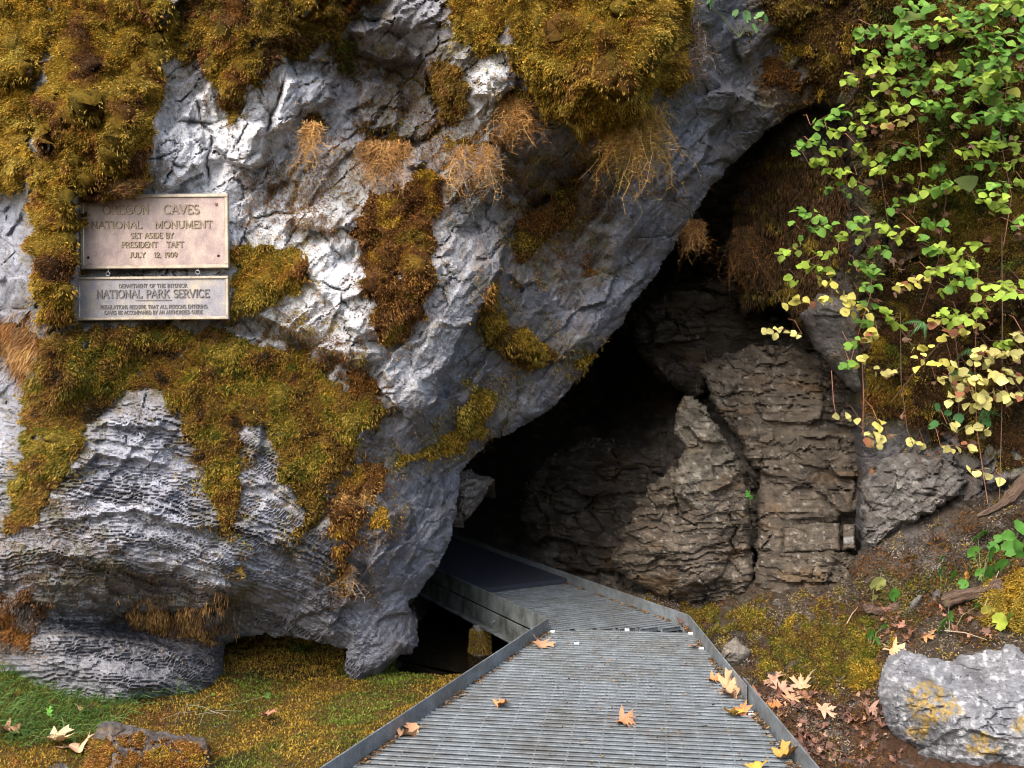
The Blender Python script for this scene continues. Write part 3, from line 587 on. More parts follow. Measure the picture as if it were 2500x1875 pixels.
rock('rock', 'lumpy stone perched behind the big layered slab', [(1695,850),(1702,800),(1740,782),(1790,776),(1825,800),(1870,812),(1890,850),(1850,885),(1720,895)],
     [(1700,850,7.0),(1760,780,7.0),(1860,830,6.9),(1780,880,6.8)], layered(0, 90, 20, .03, 821), DK1, rnd=(35, .25))
rock('rock', 'big brown layered slab filling the right of the cave mouth',
     [(1700,893),(1730,880),(1830,842),(1944,836),(2034,880),(2090,940),(2135,1000),(2135,1350),(2050,1370),(1900,1370),(1845,1370),(1846,1225),(1853,1152),(1820,1130),(1800,1075),(1778,1035),(1740,995),(1722,945)],
     [(1700,893,6.35),(1830,842,6.4),(2034,893,6.3),(2115,1130,6.0),(2108,1330,5.95),(1900,1340,5.85),(1860,1200,6.05),(1790,1040,6.2),(1950,1050,6.1),(1950,1180,5.95),(2120,950,6.2)],
     layered(4, 240, 46, .035, 831, .09), BR1, rnd=(20, .12), jit=12)
rock('rock', 'narrow pale pointed rock standing against the brown slab', [(1695,961),(1729,1006),(1757,1045),(1782,1085),(1810,1142),(1822,1170),(1790,1260),(1700,1250),(1640,1200),(1655,1120),(1673,1096),(1645,1060),(1639,1040),(1650,995),(1670,972)],
     [(1695,961,6.0),(1640,1040,6.05),(1740,1060,5.95),(1820,1170,5.95),(1660,1180,5.85),(1760,1250,5.82)], layered(65, 150, 30, .03, 841, .12), BR2, rnd=(16, .12), jit=12)
rock('rock', 'broad flaky layered rock overhanging the walkway kerb',
     [(1640,1140),(1690,1128),(1770,1150),(1825,1190),(1838,1250),(1836,1340),(1845,1400),(1830,1470),(1750,1490),(1650,1478),(1582,1447),(1543,1425),(1503,1390),(1492,1356),(1520,1300),(1548,1243),(1590,1180)],
     [(1640,1140,6.0),(1770,1150,5.9),(1838,1300,5.85),(1550,1240,6.1),(1500,1370,6.15),(1600,1330,5.82),(1700,1330,5.72),(1750,1250,5.78),(1600,1440,5.95),(1750,1470,5.8),(1830,1470,5.75),(1680,1420,5.68)],
     layered(-6, 170, 24, .055, 851, .10, .014), BR1, rnd=(26, .18), jit=14, step=3.4)
rock('rock', 'low mossy ledge rock beneath the cut stone blocks', [(1835,1390),(1850,1360),(1885,1345),(2000,1342),(2100,1350),(2120,1430),(2090,1505),(1960,1520),(1890,1495),(1850,1450)],
     [(1840,1400,5.75),(1900,1350,5.75),(2100,1350,5.65),(1960,1430,5.5),(2100,1500,5.35),(1900,1490,5.5)], layered(8, 120, 26, .04, 861, .08), BR1, rnd=(20, .12), jit=12)
rock('stone_block', 'squared brown stone block laid above the mossy ledge', [(1911,1280),(2052,1275),(2053,1346),(1912,1350)], [(1911,1280,5.72),(2052,1280,5.68),(2052,1350,5.64),(1911,1350,5.68)], layered(0, 200, 50, .006, 871, .012, .004, .02), BR1, rnd=(9, .05), jit=3, step=3)
rock('stone_block', 'small squared block with a white mortar patch', [(2057,1278),(2089,1278),(2089,1340),(2057,1342)], [(2057,1278,5.66),(2089,1278,5.64),(2089,1340,5.6),(2057,1340,5.62)], layered(0, 200, 50, .006, 881, .012, .004, .02),
     lambda px, py: mix(BR1(px, py), (0.26, 0.26, 0.25), sstep(-3, 3, sdf(px, py, [(2058,1312),(2085,1310),(2084,1324),(2060,1326)]))), rnd=(7, .04), jit=2, step=3)
rock('rock', 'sloping grey rock below the yellow vines at the right',
     [(2100,1198),(2112,1120),(2190,1100),(2305,1110),(2372,1170),(2330,1222),(2260,1262),(2215,1295),(2192,1316),(2136,1366),(2125,1400),(2106,1350)],
     [(2100,1198,5.5),(2190,1100,5.45),(2362,1170,5.15),(2200,1200,5.3),(2130,1350,5.4),(2200,1310,5.25),(2300,1220,5.1)], layered(-28, 170, 40, .03, 891, .09), GR1, rnd=(20, .12), jit=14)
rock('rock', 'jagged grey rock spur behind the cliff edge in the cave', [(1090,1190),(1120,1150),(1150,1140),(1172,1160),(1213,1168),(1192,1205),(1150,1262),(1118,1285),(1085,1290)],
     [(1090,1190,5.8),(1213,1168,6.0),(1118,1280,5.9),(1150,1200,5.8)], layered(-45, 60, 20, .03, 901, .06), GR1, rnd=(18, .15), step=3)
def bould_col(px, py):
    n1 = fbm(px/70, py/60, 5, 911); n2 = fbm(px/18, py/16, 4, 912); n3 = fbm(px/8, py/8, 2, 913)
    c = np.zeros(px.shape+(3,))+np.array((0.30, 0.30, 0.31)); c = mix(c, (0.12, 0.12, 0.125), sstep(0.0, 0.4, n1+0.5*n2)*0.7)
    c = mix(c, (0.62, 0.62, 0.62), sstep(0.08, 0.4, n2-0.4*n1)*0.75); c = mix(c, (0.7, 0.7, 0.68), sstep(0.35, 0.5, n3)*0.5)
    lich = np.maximum(sdf(px+14*n2, py+14*n3, [(2225,1665),(2270,1650),(2330,1690),(2370,1745),(2330,1760),(2270,1790),(2215,1760),(2205,1710)]), 0)
    l2 = np.exp(-(((px-2400)/60)**2+((py-1820)/40)**2))+0.8*np.exp(-(((px-2230)/40)**2+((py-1790)/30)**2))+0.7*np.exp(-(((px-2490)/30)**2+((py-1760)/60)**2))
    k = np.clip(sstep(0, 14, lich)+sstep(0.45, 0.7, l2+0.5*n1), 0, 1)*sstep(-0.12, 0.2, n2+0.5*n3+0.12); c = mix(c, (0.40, 0.26, 0.05), k*0.85)
    return np.clip(c*(0.85+0.35*n2[..., None]), 0.02, 0.8)
rock('boulder', 'large grey boulder with orange lichen at the lower right corner',
     [(2140,1690),(2150,1640),(2165,1605),(2205,1583),(2260,1600),(2325,1612),(2345,1590),(2370,1572),(2430,1557),(2520,1545),(2760,1600),(2800,1900),(2600,2050),(2330,1990),(2230,1880),(2165,1775)],
     [(2140,1690,4.05),(2200,1590,4.2),(2330,1610,4.2),(2500,1550,4.25),(2330,1660,4.0),(2480,1650,3.95),(2250,1680,3.85),(2350,1730,3.7),(2480,1750,3.62),(2170,1760,3.95),(2260,1840,3.8),(2400,1850,3.55),(2600,1850,3.5),(2300,1960,3.8),(2760,1700,3.8),(2600,2000,3.5)],
     lambda px, py: layered(28, 150, 60, .012, 921, .045, .012, .04)(px, py)+scarp(px, py, [(2140,1640),(2230,1655),(2330,1690),(2420,1680),(2560,1640)], .06, 90, 5, 1), bould_col, rnd=(34, .2), step=3.4, m=M_bould, cat='boulder')
rock('stone', 'small angular grey stone beside the walkway kerb', [(1752,1605),(1768,1572),(1798,1553),(1815,1575),(1836,1586),(1830,1610),(1812,1622),(1800,1638),(1778,1640),(1760,1625)],
     [(1752,1605,4.86),(1800,1555,4.95),(1835,1590,4.88),(1790,1600,4.78),(1800,1640,4.8)], layered(30, 80, 40, .008, 931, .04), browncol((0.24, 0.22, 0.19), (0.14, 0.12, 0.1), (0.3, 0.28, 0.25), 935, .2), rnd=(16, .08), step=2.5, jit=3, cat='stone')
rock('stone', 'upright narrow pale stone left of its pair on the bank', [(2212,1510),(2222,1470),(2240,1452),(2258,1450),(2250,1490),(2240,1520)], [(0,0,4.85)], layered(70, 60, 20, .01, 941, .03), GR1, rnd=(12, .07), step=2.5, jit=3, cat='stone')
rock('stone', 'upright pale stone beside the rotting log on the bank', [(2268,1480),(2275,1445),(2292,1437),(2306,1450),(2308,1500),(2290,1508),(2270,1500)], [(0,0,4.8)], layered(80, 60, 20, .01, 951, .03), GR1, rnd=(12, .07), step=2.5, jit=3, cat='stone')
_, ROCKS['mossy'] = rock('rock', 'dark rock knobs under moss at the lower left corner', [(215,1875),(222,1800),(240,1765),(270,1758),(320,1770),(400,1785),(500,1800),(515,1830),(530,1990),(200,1990)],
     [(230,1790,4.28),(300,1765,4.34),(420,1785,4.34),(510,1810,4.28),(300,1850,4.02),(450,1860,4.02),(250,1900,3.9),(480,1950,3.8),(350,1820,4.14)],
     lambda px, py: layered(0, 90, 50, .015, 961, .03)(px, py)-0.10*np.maximum(0, facet(px/60, py/55, 967, 9)), browncol((0.13, 0.12, 0.125), (0.06, 0.05, 0.05), (0.2, 0.19, 0.19), 965, .2, (0.2, 0.12, 0.03)), rnd=(26, .12), step=3.2)
_, ROCKS['corner'] = rock('rock', 'low half buried dark rock in the lower left corner', [(-60,1870),(0,1845),(60,1835),(150,1835),(170,1870),(180,1990),(-60,1990)],
     [(-60,1870,4.1),(60,1840,4.16),(150,1845,4.12),(100,1900,3.9),(0,1950,3.75)], layered(0, 90, 50, .02, 971, .05), browncol((0.12, 0.115, 0.12), (0.05, 0.045, 0.045), (0.2, 0.19, 0.19), 975, .2, (0.2, 0.12, 0.03)), rnd=(26, .12), step=3.2)
print('rocks', time.time()-T0)

# ------------------------------------------------------------------ ground: far sheet, mossy ground at the left, earth bank at the right, pool
far = MB(); far.box((0, 0, -1.0), (300, 0, 0), (0, 300, 0), (0, 0, .2))
tag(far.build('ground', M_earth, col=np.tile((0.06, 0.05, 0.03), (8, 1))), 'dark forest floor around the clearing', kind='structure')
POOL = [(-0.66, 5.95), (-0.56, 5.60), (-0.36, 5.50), (-0.10, 5.55), (0.2, 5.2), (0.5, 5.6), (0.8, 6.5), (0.3, 9), (-1.6, 9), (-0.95, 6.5)]
LX = np.arange(-3.6, 1.3, .016); LY = np.arange(2.2, 8.2, .016); lx, ly = np.meshgrid(LX, LY)
def ground_z(x, y):
    z = -0.28+0.05*fbm(x*1.3, y*1.3, 4, 981)+0.02*fbm(x*6, y*6, 4, 985)+0.05*sstep(-1.2, -2.4, x)+0.06*np.exp(-((x+0.75)**2+(y-4.25)**2)/0.1)
    z = z-0.10*sstep(-0.9, -0.3, x)*sstep(5.4, 4.2, y)*sstep(0.743/1.903*(y-5.3)+0.188-0.05, 0.743/1.903*(y-5.3)+0.188+0.15, x)
    p = sdf(x, y, POOL); z = z-0.35*sstep(-0.12, 0.25, p)
    return z-0.3*sstep(0.85, 1.25, x)
lz = ground_z(lx, ly); LP = np.stack([lx, ly, lz], -1)
n1 = fbm(lx*3, ly*3, 4, 991); n2 = fbm(lx*10, ly*10, 4, 992)
gc = np.zeros(lx.shape+(3,))+np.array((0.13, 0.075, 0.022)); gc = mix(gc, (0.06, 0.05, 0.02), sstep(0, .4, n1)); gc = mix(gc, (0.09, 0.055, 0.035), sstep(0.1, .4, n2)*0.8)
gc = mix(gc, (0.03, 0.024, 0.018), sstep(-0.05, 0.15, sdf(lx, ly, POOL)))
V, f, C = lattice(LP, np.ones(lx.shape, bool), gc)
tag(mesh_np('mossy_ground', V, f, M_earth, C), 'brown mossy ground at the foot of the cliff', kind='structure')
LN = np.cross(np.gradient(LP, axis=1), np.gradient(LP, axis=0)); LN /= np.linalg.norm(LN, axis=-1, keepdims=True)
def waterm(n, l, p):
    p.inputs['Base Color'].default_value = (0.012, 0.009, 0.006, 1); p.inputs['Roughness'].default_value = 0.06; p.inputs['IOR'].default_value = 1.33
    n1 = N(n, 'ShaderNodeTexNoise', Scale=9.0, Detail=3.0); b = N(n, 'ShaderNodeBump', Strength=0.12, Distance=0.02)
    l.new(n1.outputs[0], b.inputs['Height']); l.new(b.outputs[0], p.inputs['Normal'])
wm = MB(); P0 = np.array(POOL); c0 = P0.mean(0)
wm.add([(p[0]+(p[0]-c0[0])*.12, p[1]+(p[1]-c0[1])*.05-.03, -0.315) for p in P0], []); wm.f3 += [[0, i, i+1] for i in range(1, len(P0)-1)]
tag(wm.build('pool', mat('still_water', waterm)), 'dark still water under the walkway', kind='structure')
BANK = [(1380,1500),(1480,1420),(1560,1450),(1700,1440),(1830,1400),(1900,1440),(2060,1420),(2100,1330),(2180,1290),(2300,1180),(2560,1140),(3300,1200),(3300,2000),(1900,2000),(1880,1850),(1790,1700),(1690,1590),(1640,1545),(1400,1520)]
BKC = [(1380,1480,6.6),(1480,1420,6.35),(1560,1470,6.0),(1700,1500,5.7),(1690,1560,5.35),(1850,1450,5.62),(2000,1400,5.5),(2000,1500,5.15),(2000,1600,4.78),(2000,1700,4.42),(2000,1850,3.98),(1850,1640,4.72),(1800,1600,4.88),(1900,1750,4.3),(1880,1700,4.45),
       (2200,1450,5.0),(2300,1400,4.95),(2200,1320,5.25),(2400,1250,5.0),(2500,1350,4.6),(2500,1200,5.0),(2500,1600,4.1),(2300,1600,4.4),(2200,1520,4.8),(2150,1650,4.5),(1950,1900,3.78),(2500,1950,3.3),(3300,1300,4.2),(3300,1950,3.0)]
def bank_col(px, py):
    n1 = fbm(px/110, py/80, 5, 1001); n2 = fbm(px/26, py/20, 4, 1002); c = np.zeros(px.shape+(3,))+np.array((0.085, 0.062, 0.042))
    c = mix(c, (0.045, 0.034, 0.024), sstep(0, .4, n1)); c = mix(c, (0.14, 0.115, 0.09), sstep(0.1, .5, n2)*.7); c = mix(c, (0.11, 0.055, 0.03), sstep(1620, 1720, py)*.7)
    c = mix(c, (0.17, 0.155, 0.14), sstep(.2, .4, fbm(px/40, py/24, 4, 1005))*.7); c = mix(c, (0.03, 0.022, 0.015), sstep(.2, .4, fbm(px/22, py/14, 4, 1007))*.7)
    c = mix(c, (0.16, 0.14, 0.13), np.exp(-(((px-2230)/110)**2+((py-1330)/70)**2))*.8)
    return np.clip(c, 0.01, .5)
bank, BK = patch('earth_bank', 1360, 3300, 1130, 2000, 4.4, BKC, lambda px, py: -(0.05*fbm(px/120, py/90, 5, 1011)+0.05*facet(px/70, py/55, 1013, 10)+0.022*facet(px/26, py/20, 1017, 8)+0.016*fbm(px/18, py/14, 3, 1015)), bank_col, M_earth, BANK, (30, .1), [(.2, .0), (.6, .05)])
tag(bank, 'earth bank rising from the walkway to the rocks', kind='structure')
print('ground', time.time()-T0)

# ------------------------------------------------------------------ the steel walkway
def steelm(n, l, p):
    tc = N(n, 'ShaderNodeTexCoord'); n1 = N(n, 'ShaderNodeTexNoise', Scale=14.0, Detail=6.0, Roughness=0.7); l.new(tc.outputs['Object'], n1.inputs['Vector'])
    n2 = N(n, 'ShaderNodeTexNoise', Scale=120.0, Detail=2.0); l.new(tc.outputs['Object'], n2.inputs['Vector'])
    c = ramp(n, l, n1.outputs[0], [(0.28, (0.115, 0.105, 0.09)), (0.42, (0.16, 0.175, 0.185)), (0.55, (0.205, 0.23, 0.245)), (0.72, (0.27, 0.295, 0.31))])
    c2 = ramp(n, l, n2.outputs[0], [(0.35, g3(0.8)), (0.65, g3(1.1))]); n3 = N(n, 'ShaderNodeTexNoise', Scale=2.6, Detail=6.0, Roughness=.65); l.new(tc.outputs['Object'], n3.inputs['Vector'])
    c3 = ramp(n, l, n3.outputs[0], [(0.36, (0.82, 0.76, 0.68)), (0.5, (.97, .96, .94)), (0.62, (1.1, 1.1, 1.1))]); l.new(mul(n, l, mul(n, l, c, c2), c3), p.inputs['Base Color'])
    p.inputs['Metallic'].default_value = 0.25; p.inputs['Roughness'].default_value = 0.55
M_steel = mat('galvanised_steel', steelm)
def stainm(n, l, p):
    tc = N(n, 'ShaderNodeTexCoord'); mp = N(n, 'ShaderNodeMapping'); mp.inputs['Scale'].default_value = (1, 1, .8); l.new(tc.outputs['Object'], mp.inputs['Vector'])
    n1 = N(n, 'ShaderNodeTexNoise', Scale=9.0, Detail=7.0, Roughness=0.7); l.new(mp.outputs[0], n1.inputs['Vector'])
    c = ramp(n, l, n1.outputs[0], [(0.34, (0.025, 0.026, 0.02)), (0.46, (0.10, 0.11, 0.105)), (0.62, (0.18, 0.20, 0.20))]); l.new(c, p.inputs['Base Color'])
    p.inputs['Metallic'].default_value = 0.15; p.inputs['Roughness'].default_value = 0.6
M_stain = mat('stained_steel', stainm)
M_mat = mat('rubber_mat', plain((0.030, 0.033, 0.045), 0.75, 0, .6, 260, .9, .006, .3))
walk = empty('walkway', (0.3, 4.4, 0)); tag(walk, 'galvanised steel grating walkway bending left into the cave', 'walkway')
def W3(p, z=0): return np.array((p[0], p[1], z), float)-np.array((0.3, 4.4, 0))
A = np.array((0.188, 5.30)); B = np.array((0.947, 5.37)); D2 = np.array((-0.44, 0.898)); D2 /= np.linalg.norm(D2)
A0 = A+np.array((-0.743, -1.903))*1.45; B0 = np.array((0.985, 2.55))
def clip_line(o, d, poly):
    ts = []
    for i in range(len(poly)):
        a = poly[i]; b = poly[(i+1) % len(poly)]; e = b-a; den = d[0]*e[1]-d[1]*e[0]
        if abs(den) < 1e-9: continue
        t = ((a[0]-o[0])*e[1]-(a[1]-o[1])*e[0])/den; s = ((a[0]-o[0])*d[1]-(a[1]-o[1])*d[0])/den
        if 0 <= s <= 1: ts.append(t)
    return (min(ts), max(ts)) if len(ts) >= 2 else None
def grating(poly, ax, o, pitch, n0, n1, rods, dz=0.0):
    u = np.array((ax[1], -ax[0]))
    for i in range(n0, n1):
        c = o+ax*pitch*i; r = clip_line(c, u, poly)
        if r is None or r[1]-r[0] < .03: continue
        a = c+u*(r[0]+.004); b = c+u*(r[1]-.004); m = (a+b)/2
        zz = dz-random.random()*.0012; q = MB(); q.bevbox(W3(m, -.002+zz), (*(b-a)/2, 0), (*(ax*pitch*.285), 0), (0, 0, .002), .0012); q.box(W3(m, -.0145+zz), (*(b-a)/2, 0), (*(ax*pitch*.10), 0), (0, 0, .0105))
        q.build('slat', M_steel, walk)
    for k in rods:
        c = o+u*k; r = clip_line(c, ax, poly)
        if r is None or r[1]-r[0] < .05: continue
        a = c+ax*(r[0]+.004); b = c+ax*(r[1]-.004); m = (a+b)/2
        q = MB(); q.box(W3(m, -.0135+dz), (*(b-a)/2, 0), (*(u*.003), 0), (0, 0, .0085)); q.build('cross_rod', M_steel, walk)
AX1 = np.array((math.sin(R(7.9)), math.cos(R(7.9))))
grating([A0, A, B, B0], AX1, np.array((0.56, 5.325)), .0415, -66, 0, np.arange(-12, 8)*.116)
E2 = 1.75
P2 = [A, B, B+D2*4.6, A+D2*4.6]
MA_, MB_ = A+D2*1.0, B+D2*1.32
P2b = [A+np.array((.0, .012)), B+np.array((.0, .012)), MB_+D2*.12, MA_+D2*.12]
grating(P2b, D2, A, .0415, -12, 45, np.arange(-2, 10)*.116, -.002)
def plate(a, b, z0, z1, th, name, m, nrm=None):
    a = np.array(a, float); b = np.array(b, float); d = b-a; L = np.linalg.norm(d); d /= L; nn = np.array((d[1], -d[0])); c = (a+b)/2
    q = MB(); q.bevbox(W3(c, (z0+z1)/2), (*(d*L/2), 0), (*(nn*th/2), 0), (0, 0, (z1-z0)/2), .0015); return q.build(name, m, walk)
plate(A0, A+np.array((.002, .004)), -.05, .063, .007, 'kerb_plate', M_steel)
K = np.array((0.962, 4.12))
plate(B, K, -.05, .063, .007, 'kerb_plate', M_steel); plate(K+np.array((.012, .10)), B0+np.array((.012, 0)), -.05, .066, .007, 'kerb_plate', M_steel)
nA = np.array((-D2[1], D2[0]))
plate(A+np.array((-.001, .006)), A+D2*4.6, -.035, .063, .007, 'kerb_plate', M_stain); plate(B+np.array((.0, .004)), B+D2*4.6, -.05, .063, .007, 'kerb_plate', M_steel)
plate(A+nA*.012+D2*.03, A+D2*4.6+nA*.012, -.135, -.040, .010, 'edge_beam', M_stain); plate(A+nA*.030+D2*.03, A+D2*4.6+nA*.030, -.145, -.136, .045, 'beam_flange', M_stain)
plate(A0+np.array((-.02, .0)), A+np.array((-.02, .0)), -.15, -.055, .01, 'edge_beam', M_stain); plate(B0+np.array((.02, 0)), B+np.array((.02, 0)), -.15, -.055, .01, 'edge_beam', M_stain)
q = MB(); pts = [MA_+(B-A)*.012, MB_-(B-A)*.012, B+D2*4.5-(B-A)*.012, A+D2*4.5+(B-A)*.012]
v = [W3(p, .002) for p in pts]+[W3(p, .030) for p in pts]; q.add(v, [(3, 2, 1, 0), (4, 5, 6, 7), (0, 1, 5, 4), (1, 2, 6, 5), (2, 3, 7, 6), (3, 0, 4, 7)])
q.build('rubber_mat', M_mat, walk)
q = MB(); q.tube([W3(A+D2*.62+nA*.02, -.085), W3(A+D2*.62+nA*.032, -.085)], .010, 8); q.build('bolt', M_stain, walk)
# concrete pier under the bend, mossy
pc = np.array(A+D2*.80+nA*.03); pier = empty('pier', (pc[0], pc[1], -.36)); tag(pier, 'mossy concrete pier standing in the pool under the walkway', 'pier')
q = MB(); ring = 14; hs = np.linspace(0, .225, 9); v = []; f = []
for k, h in enumerate(hs):
    r = .062-.016*(h/.225)+.004*math.sin(k*2.1)
    for i in range(ring): t = 2*math.pi*i/ring; rr = r*(1+.08*math.sin(3*t+k)); v.append((rr*math.cos(t), rr*.9*math.sin(t), h))
for k in range(len(hs)-1):
    for i in range(ring): f.append((k*ring+i, k*ring+(i+1) % ring, (k+1)*ring+(i+1) % ring, (k+1)*ring+i))
q.add(v, f); q.build('post', mat('wet_concrete', plain((.14, .13, .11), .7, 0, .5, 40, .5)), pier, True)
PIER_AT = pc
M_clip = mat('bright_zinc', plain((.75, .75, .74), .35, .3, .1))
for px, py in ((1531, 1537), (1408, 1570), (1686, 1546), (1712, 1582), (1349, 1541), (1833, 1740)):
    p = deck(px, py, .003); q = MB()
    for s_ in (-1, 1): q.bevbox(W3(p[:2]+AX1*.013*s_, .0025), (AX1[1]*.012, -AX1[0]*.012, 0), (AX1[0]*.005, AX1[1]*.005, 0), (0, 0, .002), .001)
    q.build('grating_clip', M_clip, walk)
print('walkway', time.time()-T0)
# ------------------------------------------------------------------ moss: cushions that follow the rock, covered with small sprigs
PAL = dict(gold=(0.50, 0.305, 0.034), olive=(0.30, 0.205, 0.026), rust=(0.30, 0.13, 0.028), brown=(0.15, 0.070, 0.024), green=(0.13, 0.15, 0.016), tan=(0.56, 0.32, 0.10),
           lime=(0.48, 0.35, 0.055), dark=(0.05, 0.034, 0.012), grey=(0.30, 0.25, 0.21), bright=(0.20, 0.25, 0.03), orange=(0.36, 0.16, 0.03))
def sprig_mesh(name, P, D, L, Wd, col, m, droop=0.3, seed=1, tipc=1.35):
    g = np.random.default_rng(seed); n = len(P); D = D/(np.linalg.norm(D, axis=1, keepdims=True)+1e-9)
    s = np.cross(D, g.normal(size=(n, 3))); s /= np.linalg.norm(s, axis=1, keepdims=True)+1e-9
    L = L[:, None]; Wd = Wd[:, None]; dn = np.array((0, 0, -1.0))
    mid = P+D*L*0.5+dn*L*droop*0.15; tip = P+D*L*0.95+dn*L*droop*0.6
    V = np.stack([P-s*Wd*.35, P+s*Wd*.35, mid-s*Wd*.5, mid+s*Wd*.5, tip], 1).reshape(-1, 3)
    b = np.arange(n)*5; f4 = np.stack([b, b+1, b+3, b+2], -1); f3 = np.stack([b+2, b+3, b+4], -1)
    C = np.stack([col*.7, col*.7, col, col, col*tipc], 1).reshape(-1, 3)
    return mesh_np(name, V, [f4, f3], m, np.clip(C, 0.004, .8), False)
CL = dict(gx=GX, gy=GY, pos=CPOS, nrm=CNRM, ax=AX, ay=AY, ok=HOLE < 0)
def moss(name, label, poly, pal, thick=.05, dens=1.0, L=.0135, Wd=.0033, out=1.0, droop=.35, rand=.45, info=None, edge=14, ragged=22, seed=1, base=True, lump=60, cat='moss', kind='stuff'):
    info = info or CL; P = np.array(poly, float); ax, ay = info['ax'], info['ay']
    i0, i1 = np.searchsorted(ax, P[:, 0].min()-30), np.searchsorted(ax, P[:, 0].max()+30); j0, j1 = np.searchsorted(ay, P[:, 1].min()-30), np.searchsorted(ay, P[:, 1].max()+30)
    sl = (slice(j0, j1), slice(i0, i1)); gx, gy, pos, nrm = info['gx'][sl], info['gy'][sl], info['pos'][sl], info['nrm'][sl]
    n1 = fbm(gx/45, gy/45, 4, seed*13+1); n2 = fbm(gx/90, gy/70, 3, seed*13+5); n3 = fbm(gx/lump, gy/lump, 3, seed*13+8)
    nf = fbm(gx/13, gy/13, 3, seed*13+9); sd = sdf(gx, gy, poly)+ragged*1.5*n1+11*nf; m = sstep(-edge*.3, edge, sd); halo = sstep(-75, 5, sd)*sstep(0.0, .35, n1+.6*nf+.15)*.14
    hol = sstep(.58, .40, fbm(gx/60, gy/50, 3, seed*13+20)+.15*nf); m = m*np.where(sd < 90, hol, 1)
    if 'ok' in info: m = m*(info['ok'][sl]); halo = halo*info['ok'][sl]
    if base and info is CL:      # the cushion bridges the steps of the rock below
        dd = pos[..., 1].copy(); pad = dd.copy()
        for _ in range(60):
            e = np.pad(dd, 1, mode='edge'); dd = (e[:-2, 1:-1]+e[2:, 1:-1]+e[1:-1, :-2]+e[1:-1, 2:]+4*dd)/8
        dd = np.minimum(dd, pad+.02)*.75+np.minimum(dd, pad)*.25; kk = sstep(0, 30, sd); dd = pad*(1-kk)+dd*kk
        pos = at(gx, gy, dd); nrm = normals(pos)
    t = thick*np.sqrt(np.clip(sstep(0, 45, sd), 0, 1))*np.clip(0.75+1.1*n3, .4, 1.6)*(m > .05)+0.004
    dirn = nrm*.7+np.array((0, -.5, 0.1)); dirn /= np.linalg.norm(dirn, axis=-1, keepdims=True)
    q = pos+dirn*np.maximum(t, .003)[..., None]
    cols = np.array([PAL[k] for k in pal]); nc = len(cols)
    def colour(n, r):
        k = np.clip((n*.95+.5)*nc-0.5+r, 0, nc-1.001); a = k.astype(int); w_ = (k-a)[:, None]; b = np.minimum(a+1, nc-1); return cols[a]*(1-w_)+cols[b]*w_
    obs = []
    if base:
        c = colour(n2.ravel(), 0).reshape(gx.shape+(3,))*.38
        V, f, C = lattice(q, m > .3, c)
        if len(f[0]): obs.append((V, f, C))
    g = np.random.default_rng(seed+100); area = np.gradient(gx, axis=1)*np.gradient(gy, axis=0); wgt = (np.maximum(m, halo)*area).ravel(); N_ = int(wgt.sum()*0.36*dens)
    if N_ < 5: return
    ids = g.choice(wgt.size, N_, p=wgt/wgt.sum()); p0 = q.reshape(-1, 3)[ids]; nn = nrm.reshape(-1, 3)[ids]
    p0 = p0+g.normal(size=(N_, 3))*.004; D = nn*out+g.normal(size=(N_, 3))*rand+np.array((0, -.15, -droop)); hz = n1.ravel()[ids]
    br = g.uniform(.5, 1.3, N_)*(1+.7*hz)
    col = colour(n2.ravel()[ids]+.5*hz, g.normal(size=N_)*.45)*br[:, None]
    Ls = L*g.uniform(.6, 1.5, N_); Ws = Wd*g.uniform(.7, 1.4, N_)
    o = sprig_mesh(name, p0, D, Ls, Ws, col, M_moss, droop, seed)
    tag(o, label, None if kind else cat, None, kind)
    if obs:
        V, f, C = obs[0]; b = mesh_np('moss_mat', V, f, M_earth, C, True, o)
    return o
for k, (lb, pg, pl, th, kw) in enumerate(MOSSES): moss('moss', lb, pg, pl, th, seed=k+1, **kw)
BKI = dict(gx=BK['gx'], gy=BK['gy'], pos=BK['pos'], nrm=BK['nrm'], ax=BK['ax'], ay=BK['ay'], ok=BK['val'])
for k, (lb, pg, pl, th, kw) in enumerate([
 ('green brown moss slope between the rocks and the kerb', [(1700,1520),(1800,1480),(1950,1520),(2060,1480),(2150,1500),(2160,1600),(2080,1680),(1960,1690),(1850,1650),(1850,1580),(1760,1550)], ['olive','green','brown','olive','green','gold'], .014, dict(dens=.95, ragged=60)),
 ('yellow green moss mound at the right edge', [(2400,1440),(2480,1390),(2600,1380),(2600,1560),(2450,1550),(2390,1530)], ['gold','lime','olive'], .04, {}),
 ('moss under the low ledge rock', [(1560,1470),(1700,1480),(1850,1470),(1860,1540),(1720,1540),(1600,1500)], ['brown','olive','green'], .012, dict(dens=.7, ragged=40)),
 ('sparse green moss over the upper earth bank', [(2060,1420),(2150,1380),(2300,1380),(2460,1330),(2560,1380),(2420,1480),(2250,1520),(2120,1500)], ['olive','green','dark','brown'], .008, dict(dens=.5, ragged=80, base=False)),
 ('dead brown needles and crumbs scattered over the earth bank', [(1560,1440),(1900,1450),(2200,1300),(2500,1180),(2600,1300),(2500,1560),(2150,1640),(2150,1880),(1950,1880),(1780,1650)], ['brown','rust','dark','grey','olive'], .002, dict(dens=.28, ragged=30, base=False, rand=1.2, L=.016, Wd=.004)),
 ('moss patch on the slope left of the boulder', [(2060,1560),(2120,1540),(2150,1590),(2130,1680),(2080,1690),(2060,1640)], ['olive','green','gold'], .03, dict(dens=.9, ragged=30)),
 ]): moss('moss', lb, pg, pl, th, seed=80+k, info=BKI, **kw)
I = ROCKS['hang']; I['ok'] = I['val']
moss('moss', 'brown moss curtain over the hanging rock', [(1790,400),(1900,360),(2060,380),(2080,640),(2000,740),(1940,770),(1880,720),(1830,760),(1805,780)], ['brown', 'dark', 'brown', 'dark', 'olive'], .03, dens=.8, L=.022, droop=1.0, info=I, seed=88, ragged=40)
